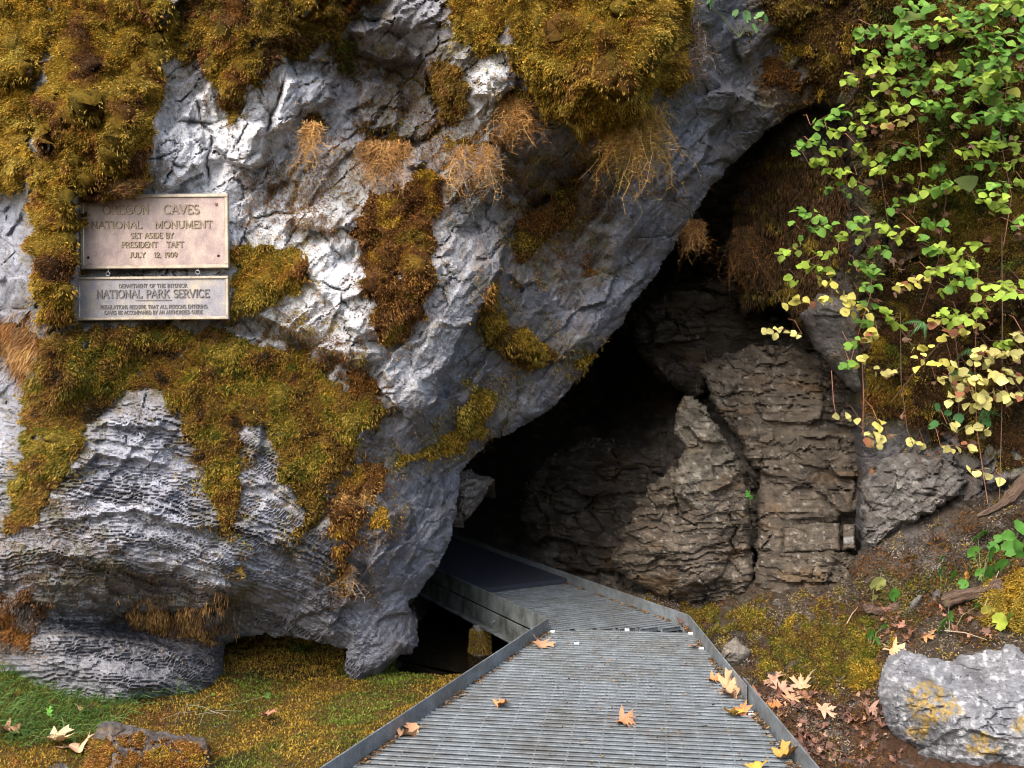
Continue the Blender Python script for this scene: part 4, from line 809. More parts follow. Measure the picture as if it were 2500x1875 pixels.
for k, key in enumerate(('mossy', 'corner')):
    I = ROCKS[key]; I['ok'] = I['val']
    moss('moss', ('moss draped over the lower left rock knobs', 'moss on the half buried corner rock')[k], [(-80,1830),(560,1760),(560,2000),(-80,2000)], ['gold', 'orange', 'rust', 'olive'], .012, dens=.75, L=.012, seed=90+k, info=I, ragged=150 if k == 0 else 120)
print('moss', time.time()-T0)

# hanging dry moss beards, each a bunch of long strands
def beard(label, px, py, d, w_, h_, n, pal, seed, wv=.0032, cat='hanging moss'):
    g = np.random.default_rng(seed); top = at(px, py, d); k = 7; V = []; f = []; C = []; cols = np.array([PAL[c] for c in pal])
    for i in range(n):
        x0 = float(np.clip(g.normal()*.24, -.55, .55)); y0 = g.uniform(-.02, .02); L = h_*g.uniform(.2, 1.0)*(1-1.25*abs(x0)); p = top+np.array((x0*w_, y0-.015, g.uniform(-.15, .05)*h_)); c = cols[g.integers(len(cols))]*g.uniform(.6, 1.35)
        pts = [p]; v = np.array((g.normal()*.25, -.3*g.random(), -1.0))
        for j in range(k):
            v = v+np.array((g.normal()*.55-.3*x0, g.normal()*.4, -.26)); v /= np.linalg.norm(v); pts.append(pts[-1]+v*L/k)
        b = len(V); s = np.array((math.cos(i), math.sin(i)*.6, 0))
        for j, q in enumerate(pts):
            ww = wv*(1-.7*j/k)*.5; V += [q-s*ww, q+s*ww]; C += [c, c]
        f += [(b+2*j, b+2*j+1, b+2*j+3, b+2*j+2) for j in range(k)]
        for j in range(1, k):       # side twigs
            for r in range(2):
                q = pts[j]; e = q+np.array((g.normal()*.9, g.normal()*.5-.3, g.normal()*.5-.3))*.016; b = len(V); V += [q, q+np.array((0, 0, -.003)), e]; C += [c*.9, c*.9, c*1.2]; f.append((b, b+1, b+2))
    q4 = [x for x in f if len(x) == 4]; q3 = [x for x in f if len(x) == 3]
    o = mesh_np('hanging_moss', np.array(V)-top, [np.array(q4), np.array(q3)], M_moss, np.clip(np.array(C), .01, .8), False); o.location = top
    return tag(o, label, cat, 'dry hanging moss beards')
beard('slim tan moss beard hanging from the nose of white rock', 762, 300, 4.93, .075, .34, 108, ['tan', 'tan', 'rust'], 1)
beard('coppery moss beard beside the white rock streak', 1260, 235, 4.86, .16, .34, 306, ['orange', 'tan', 'rust'], 2)
beard('long tan moss beard at the left below the white streak', 1130, 360, 5.0, .10, .36, 144, ['tan', 'grey', 'orange'], 3)
beard('short tan moss beard right below the white streak', 1190, 360, 5.0, .10, .36, 144, ['tan', 'orange', 'grey'], 4)
beard('wide brown root beard above the rusty moss tongue', 935, 350, 5.02, .24, .36, 468, ['rust', 'tan', 'brown'], 5)
beard('big golden moss beard under the right of the largest cushion', 1555, 260, 4.95, .26, .58, 594, ['gold', 'tan', 'rust', 'olive'], 6)
beard('smaller rust moss beard under the largest cushion', 1490, 290, 4.92, .12, .30, 216, ['rust', 'tan', 'gold'], 7)
beard('dark brown moss beard in the shadow of the cave roof', 1812, 560, 6.2, .12, .55, 288, ['brown', 'rust', 'dark'], 8)
beard('thin brown moss beard along the arch lip', 1690, 540, 5.75, .12, .32, 162, ['brown', 'rust', 'tan'], 10)
beard('pale root beard trailing on the pillar below the moss', 850, 1380, 5.0, .07, .26, 108, ['tan', 'grey', 'brown'], 11)
beard('pinkish brown root tangle under the first plaque moss', 300, 440, 4.80, .22, .11, 324, ['rust', 'tan', 'brown'], 12)
beard('dry dark leaves and roots dangling right of the largest cushion', 1690, 60, 5.0, .09, .42, 162, ['grey', 'dark', 'brown'], 13)
beard('tan moss tuft hanging on the layered rock', 575, 1360, 4.80, .07, .16, 90, ['tan', 'rust', 'gold'], 14)
# ground moss at the left, grass, pier moss
g = np.random.default_rng(55)
def ground_moss(name, label, n, fn, pal, L, seed):
    x = g.uniform(-3.2, .35, n); y = g.uniform(3.6, 6.6, n); keep = fn(x, y); x = x[keep]; y = y[keep]; z = ground_z(x, y)
    n1 = fbm(x*2.2, y*2.2, 4, seed); k = np.clip((n1*.9+.5)*len(pal)-.5+g.normal(size=len(x))*.5, 0, len(pal)-1).astype(int); cols = np.array([PAL[c] for c in pal])
    P = np.stack([x, y, z+.012*np.maximum(0, fbm(x*9, y*9, 3, seed+3))], -1); D = g.normal(size=P.shape)*.6+np.array((0, -.15, 1.0))
    o = sprig_mesh(name, P, D, L*g.uniform(.6, 1.5, len(x)), .0045*g.uniform(.7, 1.4, len(x)), cols[k]*g.uniform(.5, 1.1, len(x))[:, None], M_moss, .2, seed); return tag(o, label, kind='stuff')
kerbx = lambda y: 0.188+0.743/1.903*(y-5.3)
offp = lambda x, y: sdf(x, y, POOL) < .02
ground_moss('moss', 'orange and green moss carpet on the ground left of the walkway', 150000, lambda x, y: (x < kerbx(y)-.02) & offp(x, y) & (fbm(x*1.6, y*1.6, 3, 71) > -.6), ['bright', 'bright', 'green', 'olive', 'gold', 'olive', 'rust', 'brown'], .013, 1201)
ground_moss('moss', 'bright green moss cushion beside the kerb at the bottom', 9000, lambda x, y: ((x+.86)/.22)**2+((y-4.2)/.26)**2+.6*fbm(x*6, y*6, 3, 5) < 1, ['bright', 'lime', 'green', 'gold'], .022, 1211)
def grass():
    n = 7000; x = g.uniform(-2.9, -1.35, n); y = g.uniform(4.2, 5.35, n); k = (fbm(x*2.5, y*2.5, 3, 77)+.9-1.1*np.abs(x+2.3)/.8) > 0.12; x = x[k]; y = y[k]; n = len(x); z = ground_z(x, y)
    P = np.stack([x, y, z], -1); D = g.normal(size=(n, 3))*.35+np.array((.55, -.35, .9)); L = g.uniform(.09, .24, n)
    col = np.array((.065, .15, .030))*g.uniform(.6, 1.5, n)[:, None]; col[:, 0] *= g.uniform(.8, 1.7, n)
    return tag(sprig_mesh('grass', P, D, L, g.uniform(.002, .004, n), col, M_moss, .75, 66, 1.2), 'soft green grass tuft at the foot of the cliff on the left', kind='stuff')
grass()
n = 2600; t = g.uniform(0, 6.283, n); h = g.uniform(.06, .20, n); rr = .062-.016*h/.225
P = np.stack([PIER_AT[0]+rr*np.cos(t), PIER_AT[1]+rr*.9*np.sin(t), -.36+h], -1); D = np.stack([np.cos(t), np.sin(t), -.5+0*t], -1)+g.normal(size=(n, 3))*.4
o = sprig_mesh('moss_coat', P-np.array((PIER_AT[0], PIER_AT[1], -.36)), D, g.uniform(.012, .026, n), g.uniform(.003, .006, n), np.array([PAL[c] for c in ('olive', 'olive', 'brown')])[g.integers(0, 3, n)]*g.uniform(.6, 1.3, n)[:, None], M_moss, .4, 5); o.parent = pier
def kerb_debris():
    P = []; 
    for a, b, off, m_ in ((A0, A, (.02, -.004), 1500), (B, B0, (-.02, 0), 1500), (B, B+D2*1.4, (-.012, -.012), 700)):
        t = g.random(m_); t = t[fbm(t*9, t*0, 3, m_+int(a[0]*100)) > -.05]; P.append(a+(b-a)*t[:, None]+np.array(off)*g.uniform(.1, 1.6, (len(t), 1))+g.normal(size=(len(t), 2))*.004)
    t = g.random((250, 2)); P.append(np.stack([.1+.8*t[:, 0], 3.2+2.0*t[:, 1]], -1)); P = np.concatenate(P); n_ = len(P); P = np.concatenate([P, np.full((n_, 1), .002)], 1)
    inside = P[:, 0] > 0.188+0.743/1.903*(P[:, 1]-5.3)+.006; inside |= P[:, 1] > 5.25; P = P[inside]; n_ = len(P)
    o = sprig_mesh('leaf_debris', P, g.normal(size=(n_, 3))*np.array((1, 1, .25))+np.array((0, 0, .15)), g.uniform(.006, .022, n_), g.uniform(.002, .006, n_), np.array([PAL[c] for c in ('brown', 'rust', 'dark', 'tan')])[g.integers(0, 4, n_)]*g.uniform(.5, 1.0, n_)[:, None], M_moss, .05, 91)
    return tag(o, 'crumbs of dead leaves gathered along the walkway kerbs', kind='stuff')
kerb_debris()
print('hanging', time.time()-T0)
# ------------------------------------------------------------------ bronze plaques with raised serif lettering
def arc(cx, cy, rx, ry, a0, a1, n=9): return [(cx+rx*math.cos(R(a0+(a1-a0)*i/n)), cy+ry*math.sin(R(a0+(a1-a0)*i/n))) for i in range(n+1)]
GL = {  # width, strokes, serif spots (x, y, half width)
 'A': (.86, [[(.06,0),(.43,1),(.80,0)],[(.20,.34),(.66,.34)]], [(.08,0,.1),(.78,0,.1)]), 'B': (.72, [[(.14,0),(.14,1)],[(.14,1),(.38,1)]+arc(.38,.76,.22,.24,90,-90)+[(.14,.52)],[(.38,.52)]+arc(.40,.26,.25,.26,90,-90)+[(.14,0)]], []),
 'C': (.84, [arc(.46,.5,.38,.5,48,312,14)], [(.72,.86,.0)]), 'D': (.82, [[(.14,0),(.14,1)],[(.14,1),(.36,1)]+arc(.36,.5,.38,.5,90,-90,12)+[(.14,0)]], []),
 'E': (.70, [[(.14,0),(.14,1)],[(.14,1),(.62,1),(.62,.86)],[(.14,.52),(.5,.52)],[(.14,0),(.64,0),(.64,.14)]], []), 'F': (.66, [[(.14,0),(.14,1)],[(.14,1),(.62,1),(.62,.86)],[(.14,.52),(.5,.52)]], [(.14,0,.12)]),
 'G': (.88, [arc(.46,.5,.38,.5,48,340,15),[(.56,.42),(.82,.42)],[(.78,.42),(.78,.08)]], []), 'H': (.88, [[(.16,0),(.16,1)],[(.72,0),(.72,1)],[(.16,.52),(.72,.52)]], [(.16,0,.12),(.16,1,.12),(.72,0,.12),(.72,1,.12)]),
 'I': (.36, [[(.18,0),(.18,1)]], [(.18,0,.13),(.18,1,.13)]), 'J': (.52, [[(.34,1),(.34,.2)]+arc(.20,.2,.14,.2,0,-150,7)], [(.34,1,.12)]), 'K': (.84, [[(.16,0),(.16,1)],[(.72,1),(.2,.46)],[(.34,.6),(.74,0)]], [(.16,0,.12),(.16,1,.12),(.72,1,.1),(.74,0,.1)]),
 'L': (.66, [[(.14,1),(.14,0),(.6,0),(.6,.16)]], [(.14,1,.12)]), 'M': (1.0, [[(.14,0),(.16,1),(.5,.12),(.84,1),(.86,0)]], [(.14,0,.1),(.86,0,.1),(.12,1,.08),(.88,1,.08)]), 'N': (.88, [[(.16,0),(.16,1),(.72,0),(.72,1)]], [(.16,0,.11),(.72,1,.11),(.12,1,.08)]),
 'O': (.92, [arc(.46,.5,.39,.5,0,360,18)], []), 'P': (.68, [[(.14,0),(.14,1)],[(.14,1),(.36,1)]+arc(.36,.74,.24,.26,90,-90)+[(.14,.48)]], [(.14,0,.12)]), 'Q': (.92, [arc(.46,.5,.39,.5,0,360,18),[(.5,.2),(.84,-.1)]], []),
 'R': (.80, [[(.14,0),(.14,1)],[(.14,1),(.36,1)]+arc(.36,.75,.24,.25,90,-90)+[(.14,.5)],[(.38,.5),(.74,0)]], [(.14,0,.12),(.74,0,.09)]), 'S': (.66, [arc(.33,.74,.23,.26,40,270,10)+arc(.33,.25,.25,.25,90,-140,10)], []),
 'T': (.78, [[(.39,0),(.39,1)],[(.06,.86),(.06,1),(.72,1),(.72,.86)]], [(.39,0,.13)]), 'U': (.86, [[(.16,1),(.16,.3)]+arc(.43,.3,.27,.3,180,360,9)+[(.70,1)]], [(.16,1,.12),(.70,1,.12)]), 'V': (.84, [[(.06,1),(.42,0),(.78,1)]], [(.08,1,.1),(.76,1,.1)]),
 'Y': (.82, [[(.08,1),(.41,.5),(.74,1)],[(.41,.5),(.41,0)]], [(.41,0,.12),(.08,1,.1),(.74,1,.1)]), 'Z': (.74, [[(.1,.86),(.1,1),(.64,1),(.1,0),(.66,0),(.66,.16)]], []),
 '1': (.40, [[(.08,.84),(.22,1),(.22,0)]], [(.22,0,.13)]), '2': (.62, [arc(.3,.74,.22,.26,160,-20,8)+[(.08,0),(.56,0)]], []), '9': (.64, [arc(.32,.68,.24,.32,0,360,14),[(.56,.68),(.5,.25),(.3,0)]], []), '0': (.66, [arc(.33,.5,.25,.5,0,360,16)], []), ',': (.3, [[(.16,.08),(.1,-.14)]], []), ' ': (.5, [], [])}
def bronze(a, b, c, sc, rough=.45, met=.45):
    def fn(n, l, p):
        tc = N(n, 'ShaderNodeTexCoord'); mp = N(n, 'ShaderNodeMapping'); mp.inputs['Scale'].default_value = (1.0, 1, .75); l.new(tc.outputs['Object'], mp.inputs['Vector'])
        n1 = N(n, 'ShaderNodeTexNoise', Scale=sc, Detail=6.0, Roughness=0.7); l.new(mp.outputs[0], n1.inputs['Vector'])
        n2 = N(n, 'ShaderNodeTexNoise', Scale=160.0, Detail=2.0); l.new(tc.outputs['Object'], n2.inputs['Vector'])
        c1 = ramp(n, l, n1.outputs[0], [(0.32, a), (0.5, b), (0.68, c)]); c2 = ramp(n, l, n2.outputs[0], [(0.3, g3(.8)), (.7, g3(1.15))])
        l.new(mul(n, l, c1, c2), p.inputs['Base Color']); p.inputs['Metallic'].default_value = met; p.inputs['Roughness'].default_value = rough
    return fn
M_br1 = mat('weathered_bronze', bronze((.27, .20, .19), (.46, .34, .29), (.62, .49, .39), 9.0, .45, .25)); M_br2 = mat('grey_bronze', bronze((.21, .205, .23), (.33, .305, .31), (.50, .42, .31), 8.0, .45, .25))
M_bf1 = mat('polished_bronze', bronze((.36, .28, .20), (.5, .42, .32), (.6, .52, .38), 14.0, .4, .5)); M_lt1 = mat('shade_toned_letters', bronze((.20, .145, .09), (.28, .21, .13), (.36, .28, .17), 14.0, .4, .5)); M_lt2 = mat('dark_shade_toned_letters', bronze((.12, .11, .11), (.18, .16, .15), (.24, .21, .18), 14.0, .4, .5))  # letter tones darkened in place of the shadow cast by the raised strokes
M_rust = mat('rusty_steel', plain((.22, .09, .05), .8)); M_hole = mat('dark_hole', plain((.012, .01, .01), .9)); M_zinc = mat('zinc_ring', plain((.32, .31, .30), .45, .6))
def plaque(label, cx, cy, wpx, hpx, y, roll, frame, lines, mb, mf, ml, bolts=(), bar=None):
    k = y/F; root = empty('plaque', at(cx, cy, y), (0, -roll, 0)); tag(root, label, 'plaque', 'bronze plaques on the cliff'); w2, h2 = wpx*k/2, hpx*k/2
    q = MB(); q.box((0, .008, 0), (w2-.004, 0, 0), (0, .008, 0), (0, 0, h2-.004)); q.build('plate', mb, root)
    fr = frame*k
    for nm, c, hx, hz in (('rim', (0, 0, h2-fr/2), w2, fr/2), ('rim', (0, 0, -h2+fr/2), w2, fr/2), ('rim', (-w2+fr/2, 0, 0), fr/2, h2-fr-.0004), ('rim', (w2-fr/2, 0, 0), fr/2, h2-fr-.0004)):
        q = MB(); q.bevbox((c[0], .003, c[2]), (hx, 0, 0), (0, 0, hz), (0, -.011, 0), .003); q.build(nm, mf, root)
    for txt, x0, x1, yc, hp in lines:
        tot = sum(GL[c][0] for c in txt); hh = hp*k; ws = (x1-x0)*k/tot; x = (x0-cx)*k; zb = -(yc-cy)*k-hh/2; t = .062*hh
        for c in txt:
            gw, st, sf = GL[c]
            if st:
                q = MB(); dep = .0035 if hp < 10 else .005; e = 0
                for pl in st:
                    pp = [(u*ws, v*hh) for u, v in pl]
                    for (ax, az), (bx, bz) in zip(pp[:-1], pp[1:]):
                        L = math.hypot(bx-ax, bz-az)
                        if L < 1e-6: continue
                        dx, dz = (bx-ax)/L, (bz-az)/L; e += 1; tw = t*(1.15 if abs(dz) > .5 else .85)
                        q.box(((ax+bx)/2, -dep/2-e*2e-5, (az+bz)/2), (dx*(L/2+tw*.5), 0, dz*(L/2+tw*.5)), (0, dep/2, 0), (-dz*tw, 0, dx*tw))
                for u, v, hw in sf:
                    if hw: e += 1; q.box((u*ws, -dep/2-e*2e-5, v*hh), (hw*ws, 0, 0), (0, dep/2, 0), (0, 0, t*.7))
                o = q.build('letter', ml, root); o.location = (x, 0, zb)
            x += gw*ws
    for bx, by, kind in bolts:
        q = MB(); r = 4.2*k
        q.tube([(0, .001, 0), (0, -.005 if kind == 'bolt' else -.0006, 0)], [r, r*.8], 10); q.add([(r*.8*math.cos(i*.6283), -.0051 if kind == 'bolt' else -.0007, r*.8*math.sin(i*.6283)) for i in range(10)], [(0, i, i+1) for i in range(1, 9)])
        o = q.build('bolt' if kind == 'bolt' else 'bolt_hole', M_rust if kind == 'bolt' else M_hole, root); o.location = ((bx-cx)*k, 0, -(by-cy)*k)
    if bar:
        q = MB(); q.box(((bar[0]+bar[1])/2*k-cx*k, -.0015, -(bar[2]-cy)*k), ((bar[1]-bar[0])/2*k, 0, 0), (0, .0015, 0), (0, 0, .0022)); q.build('divider_bar', ml, root)
    return root
plaque('upper tan bronze plaque reading Oregon Caves National Monument', 377.5, 565, 361, 182, 4.905, .008, 9,
       [('OREGON   CAVES', 251, 488, 511.6, 21), ('NATIONAL   MONUMENT', 222.7, 520, 548.5, 17), ('SET ASIDE BY', 319, 424.5, 575, 12.5), ('PRESIDENT   TAFT', 297, 449, 597, 13), ('JULY   12, 1909', 316, 433, 622, 11.5)], M_br1, M_bf1, M_lt1,
       [(528.6, 499.7, 'bolt'), (215, 627.7, 'hole'), (533, 626, 'hole')])
pl2 = plaque('lower grey bronze plaque reading Department of the Interior', 373.5, 728, 370, 106, 4.90, .008, 7,
       [('DEPARTMENT OF THE INTERIOR', 291, 457.7, 697.5, 8.5), ('NATIONAL PARK SERVICE', 236, 512, 717, 18.5), ('REGULATIONS REQUIRE THAT ALL PERSONS ENTERING', 245.5, 506, 749, 8.5), ('CAVES BE ACCOMPANIED BY AN AUTHORIZED GUIDE', 255, 495, 762.5, 8.5)], M_br2, M_bf1, M_lt2, (), (331, 420, 733))
for rx, ry in ((264, 668), (483, 665.7)):
    q = MB(); k = 4.9/F; q.tube([(5*k*math.cos(a), 0, 5*k*math.sin(a)) for a in np.linspace(0, 6.283, 13)], .0028, 6); q.tube([(0, 0, 5*k), (.003, .002, 9*k), (.004, .01, 12*k)], .0022, 5)
    o = q.build('hanging_ring', M_zinc, pl2, True); o.matrix_parent_inverse = Matrix(); o.location = np.array(at(rx, ry, 4.90))-np.array(at(373.5, 728, 4.90))
print('plaques', time.time()-T0)

# ------------------------------------------------------------------ leaf shapes
def leaf_ovate(name, wd=.36, lob=0.0, m=None, fold=.18):
    n = 9; V = [(0, 0, 0)]; rows = []
    for i in range(1, n):
        t = i/n; w_ = wd*math.sin(math.pi*t**.85)**.75*(1+lob*math.cos(t*15.7)); z = -.10*(t-.5)**2*2-.06*t
        rows.append((t, w_, z))
    V = [(0, 0, 0)]+[(x, t, zz) for t, w_, z in rows for x, zz in ((-w_, z+fold*w_), (.04*math.sin(t*5), z), (w_*(1+.12*math.sin(t*9+wd*40)), z+fold*w_*.7))]+[(0, 1, -.14)]; f3 = []; f4 = []
    f3 += [(0, 2, 1), (0, 3, 2)]
    for i in range(n-2):
        b = 1+i*3; f4 += [(b, b+1, b+4, b+3), (b+1, b+2, b+5, b+4)]
    b = 1+(n-2)*3; f3 += [(b, b+1, b+3), (b+1, b+2, b+3)]
    o = mesh_np(name, np.array(V), [np.array(f4), np.array(f3)], m or M_leaf); me = o.data; bpy.data.objects.remove(o); return me
def leaf_fan(name, outline, m, curl=.25, seed=0, stalk=True):
    g = np.random.default_rng(seed); n = len(outline); O = np.array(outline); Vm = O*.55
    def zf(p): return curl*((p[:, 0]**2)*g.uniform(.5, 1.5)+.6*p[:, 1]**2*np.sign(g.normal()))+.10*np.sin(p[:, 0]*5+seed)*np.cos(p[:, 1]*4+seed*2)*curl*3
    P2 = np.concatenate([[(0, 0)], Vm, O]); z = zf(P2); V = np.concatenate([P2, z[:, None]], 1)
    f3 = [(0, 1+i, 1+(i+1) % n) for i in range(n)]; f4 = [(1+i, 1+n+i, 1+n+(i+1) % n, 1+(i+1) % n) for i in range(n)]
    if stalk:
        b = len(V); V = np.concatenate([V, [(-.012, -.3, .0), (.012, -.3, .0), (.02, -1.0, .12), (-.005, -1.0, .12)]]); f4.append((b, b+1, b+2, b+3))
    o = mesh_np(name, V, [np.array(f4), np.array(f3)], m); me = o.data; bpy.data.objects.remove(o); return me
maple = [(0,1.0),(.10,.72),(.22,.70),(.16,.42),(.42,.60),(.60,.86),(.66,.58),(.92,.55),(.66,.30),(.40,.12),(.62,.02),(.86,-.14),(.52,-.24),(.22,-.22),(.06,-.34)]
maple = maple+[(-x, y) for x, y in maple[::-1] if x != 0]
round_sc = [((.82+.16*abs(math.cos(a*4.5)))*math.sin(a)*(1), (.82+.16*abs(math.cos(a*4.5)))*math.cos(a)+.25) for a in np.linspace(-2.75, 2.75, 25)]+[(0, -.15)]
LEAF = [leaf_ovate('leaf', .42), leaf_ovate('leaf', .47, .05, None, .35), leaf_ovate('leaf', .46, .22), leaf_ovate('leaf', .38, .06, None, .3), leaf_ovate('leaf', .48, .06, None, -.2), leaf_ovate('leaf', .40, .08, None, .5)]
MAPLE = [leaf_fan('maple_leaf', maple, M_dry, c, s) for s, c in enumerate((.25, .45, .7, -.35))]; CRUMB = [leaf_fan('leaf_scrap', [(x*random.uniform(.7, 1.2), y*random.uniform(.5, 1.1)) for x, y in maple[::2]], M_dry, c, s+9, False) for s, c in enumerate((.8, 1.2, -.9, .5))]
ROUND = [leaf_fan('round_leaf', round_sc, M_leaf, .2, 31), leaf_fan('round_leaf', round_sc, M_leaf, .35, 32)]
MAPG = leaf_fan('maple_leaf', maple, M_leaf, .2, 33)
def frame_of(pos, fwd, nrm, s):
    y = Vector(fwd).normalized(); z = Vector(nrm); x = y.cross(z)
    if x.length < 1e-4: x = Vector((1, 0, 0))
    x.normalize(); z = x.cross(y); return Matrix(((x.x*s, y.x*s, z.x*s, pos[0]), (x.y*s, y.y*s, z.y*s, pos[1]), (x.z*s, y.z*s, z.z*s, pos[2]), (0, 0, 0, 1)))
M_stem = mat('twig', plain((.11, .055, .03), .7)); M_gstem = mat('green_stem', plain((.14, .16, .05), .6)); M_redstem = mat('reddish_vine', plain((.28, .12, .07), .65))
LC = dict(g=(.125, .27, .042), l=(.30, .40, .05), y=(.56, .50, .10), p=(.62, .56, .20))
U = [(1190,195,1480,200,10,'g'),(1290,150,1340,170,4,'g'),(1500,170,1720,200,10,'g'),(1700,120,1860,150,7,'l'),(1720,180,1900,210,8,'l'),(1880,190,2060,230,10,'g'),(1900,100,2200,60,12,'g'),(1750,20,1900,80,6,'g'),(1980,20,2200,10,10,'g'),(1150,300,1230,320,3,'l'),
(1240,360,1420,350,8,'l'),(1330,430,1480,390,9,'l'),(1400,300,1560,290,8,'g'),(1480,370,1640,350,9,'g'),(1320,520,1480,470,9,'l'),(1500,520,1660,440,10,'g'),(1660,430,1800,390,8,'l'),(1130,490,1220,440,6,'l'),(1820,300,2000,270,9,'g'),(2000,350,2210,310,12,'g'),(1980,440,2170,440,9,'g'),(1800,420,1900,350,5,'g'),
(1880,560,2060,500,8,'g'),(1890,600,2120,590,7,'l'),(1560,620,1880,630,14,'g'),(1600,690,1720,660,7,'g'),(1870,690,2210,690,16,'g'),(2000,640,2210,630,10,'g'),(1780,700,1880,780,5,'g'),
(1250,660,1340,640,5,'l'),(1400,640,1510,640,8,'l'),(1320,760,1540,720,7,'y'),(930,750,1150,650,10,'g'),(830,880,940,860,5,'g'),(960,820,1030,870,4,'g'),(1030,780,1090,830,4,'l'),(1050,880,1150,900,5,'l'),(1180,740,1260,780,5,'l'),(1200,860,1270,960,8,'l'),(1280,950,1350,960,5,'l'),(1360,950,1500,930,9,'g'),(920,980,1040,930,7,'l'),(1040,1010,1100,1040,5,'l'),(1140,1050,1210,1050,4,'l'),(1330,1010,1390,1000,4,'l'),(1580,920,1680,850,6,'l'),(1670,830,1740,810,4,'g'),(1480,860,1560,920,6,'g'),(1430,1070,1640,1040,7,'l'),(1660,1050,1750,960,6,'g'),(1550,1150,1830,1110,9,'l'),(1650,1180,1770,1080,7,'g'),(1400,1240,1570,1190,8,'g'),(1020,1120,1170,1180,6,'g'),(1210,1120,1280,1120,3,'g'),
(1800,900,2020,860,10,'l'),(2000,880,2210,850,10,'l'),(1860,960,2050,990,9,'g'),(2010,820,2100,800,4,'g'),(2040,1030,2210,940,8,'l'),(1990,1110,2140,1100,7,'g'),(1920,1180,2040,1260,8,'l'),(2040,1150,2150,1240,6,'l'),(2160,1120,2210,1090,3,'l'),
(830,1290,1020,1300,9,'g'),(870,1380,1060,1370,8,'g'),(1080,1400,1170,1400,4,'l'),(1190,1340,1290,1300,6,'g'),(1210,1430,1290,1370,5,'l'),(1330,1340,1420,1380,6,'l'),(1280,1480,1390,1480,6,'g'),(1430,1430,1560,1350,7,'l'),(1570,1330,1730,1350,9,'g'),(1600,1420,1690,1500,5,'g'),(1700,1450,1800,1530,6,'l'),(1830,1480,2010,1470,6,'l'),(1840,1540,1920,1550,3,'l'),(730,1530,870,1480,8,'l'),(900,1570,1100,1490,7,'l'),(1190,1560,1340,1620,8,'g'),(1640,1620,1900,1600,9,'l'),(2160,1340,2210,1330,3,'g')]
LO = [(880,100,1060,160,8,'l'),(800,190,860,200,3,'l'),(950,180,1070,210,6,'y'),(1210,150,1330,160,7,'g'),(1210,250,1320,240,5,'g'),(1230,330,1320,340,3,'g'),(1215,460,1300,460,3,'g'),(1150,570,1240,580,3,'g'),(760,340,1000,340,8,'y'),(1060,300,1190,320,5,'y'),(1090,390,1250,380,6,'y'),(660,500,880,530,6,'p'),(1370,370,1470,480,9,'l'),(1240,560,1330,500,6,'y'),(1200,680,1270,690,3,'y'),(1130,710,1170,710,2,'g'),
(1450,240,1640,200,8,'y'),(1640,150,1890,130,9,'l'),(1680,280,1900,200,9,'l'),(1750,250,1880,180,5,'g'),(1880,240,2210,230,12,'l'),(1980,300,2210,280,9,'l'),(1700,390,1820,420,6,'l'),(1800,450,2010,390,10,'l'),(1640,430,1740,440,4,'y'),(1810,510,1930,470,6,'y'),(1540,600,1640,610,4,'y'),(1560,690,1620,690,2,'y'),(1680,710,1780,700,4,'y'),(1740,550,1800,550,3,'y'),(1910,620,2010,630,6,'p'),(2010,570,2130,590,6,'l'),(2030,650,2210,640,9,'p'),(1950,690,2030,690,4,'p'),(1800,700,1880,720,3,'p'),(1680,800,1760,800,3,'p'),(1800,800,2010,800,12,'p'),(1830,860,1900,880,5,'p'),(1760,910,1870,910,5,'p'),(1960,890,2120,890,9,'p'),(2020,760,2200,780,9,'p'),(2130,900,2210,890,5,'p'),(1910,930,1980,940,5,'p'),(1910,1100,2020,1110,5,'p'),(1100,1020,1220,1030,3,'p'),(1250,1140,1390,1140,6,'p'),(1270,1190,1340,1190,2,'p'),(1320,1040,1350,1090,2,'y'),(1750,1070,1790,1090,2,'p'),(1520,1180,1620,1200,3,'p'),(1710,1200,1900,1220,5,'p'),(1880,1340,2070,1380,5,'p'),(1310,760,1410,750,4,'p'),(2160,520,2210,530,3,'p')]
SPR = [(1600+.407*a, .407*b, 1600+.407*c, .407*d, n, k) for a, b, c, d, n, k in U]+[(1600+.407*a, 600+.407*b, 1600+.407*c, 600+.407*d, n, k) for a, b, c, d, n, k in LO]
SHR = [(2120,110,'leafy green shrub sprays nearest the dark moss curtain'),(2330,70,'green shrub sprays at the top of the leafy bank'),(2480,150,'dense green shrub sprays in the upper right corner'),(2190,200,'lime green shrub sprays over dry brown leaves'),(2460,280,'green shrub sprays above the yellowing large leaf at the right edge'),
       (2130,380,'yellow green shrub sprays reaching left over the mossy rock'),(2300,470,'mixed green shrub sprays round the green moss hump'),(2480,440,'lime shrub sprays at the right edge above the pale leaves'),(1990,600,'lowest left shrub spray reaching over the cave mouth'),(2110,560,'green shrub sprays above the hanging stem of lobed leaves'),(2300,600,'round leaved lime shrub sprays at mid bank'),
       (2120,700,'trailing stem with lobed green leaves in front of the grey rock tongue'),(1940,800,'pale cream leaf spray hanging over the dark cave'),(2230,790,'yellow leaf sprays beside the round moss cushion'),(2420,700,'lime and yellow sprays right of the reddish vine'),(2400,930,'mass of pale cream leaves above the ferns'),(2490,880,'pale cream sprays at the right edge'),(2130,1060,'few cream leaves hanging before the grey sloping rock'),(2340,1100,'last cream leaves on bare stems over the earth bank')]
bank_d = lambda px, py: float(cliff_rbf(np.array([px]), np.array([py]))[0])
rs = random.Random(3)
for k in range(18):
    a_, b_ = rs.uniform(2100, 2450), rs.uniform(5, 330)+rs.uniform(0, 120)*(k % 3 == 0); SPR.append((a_, b_, a_+rs.uniform(50, 110), b_+rs.uniform(-20, 8), rs.randint(6, 10), rs.choice('ggl')))
shr = []
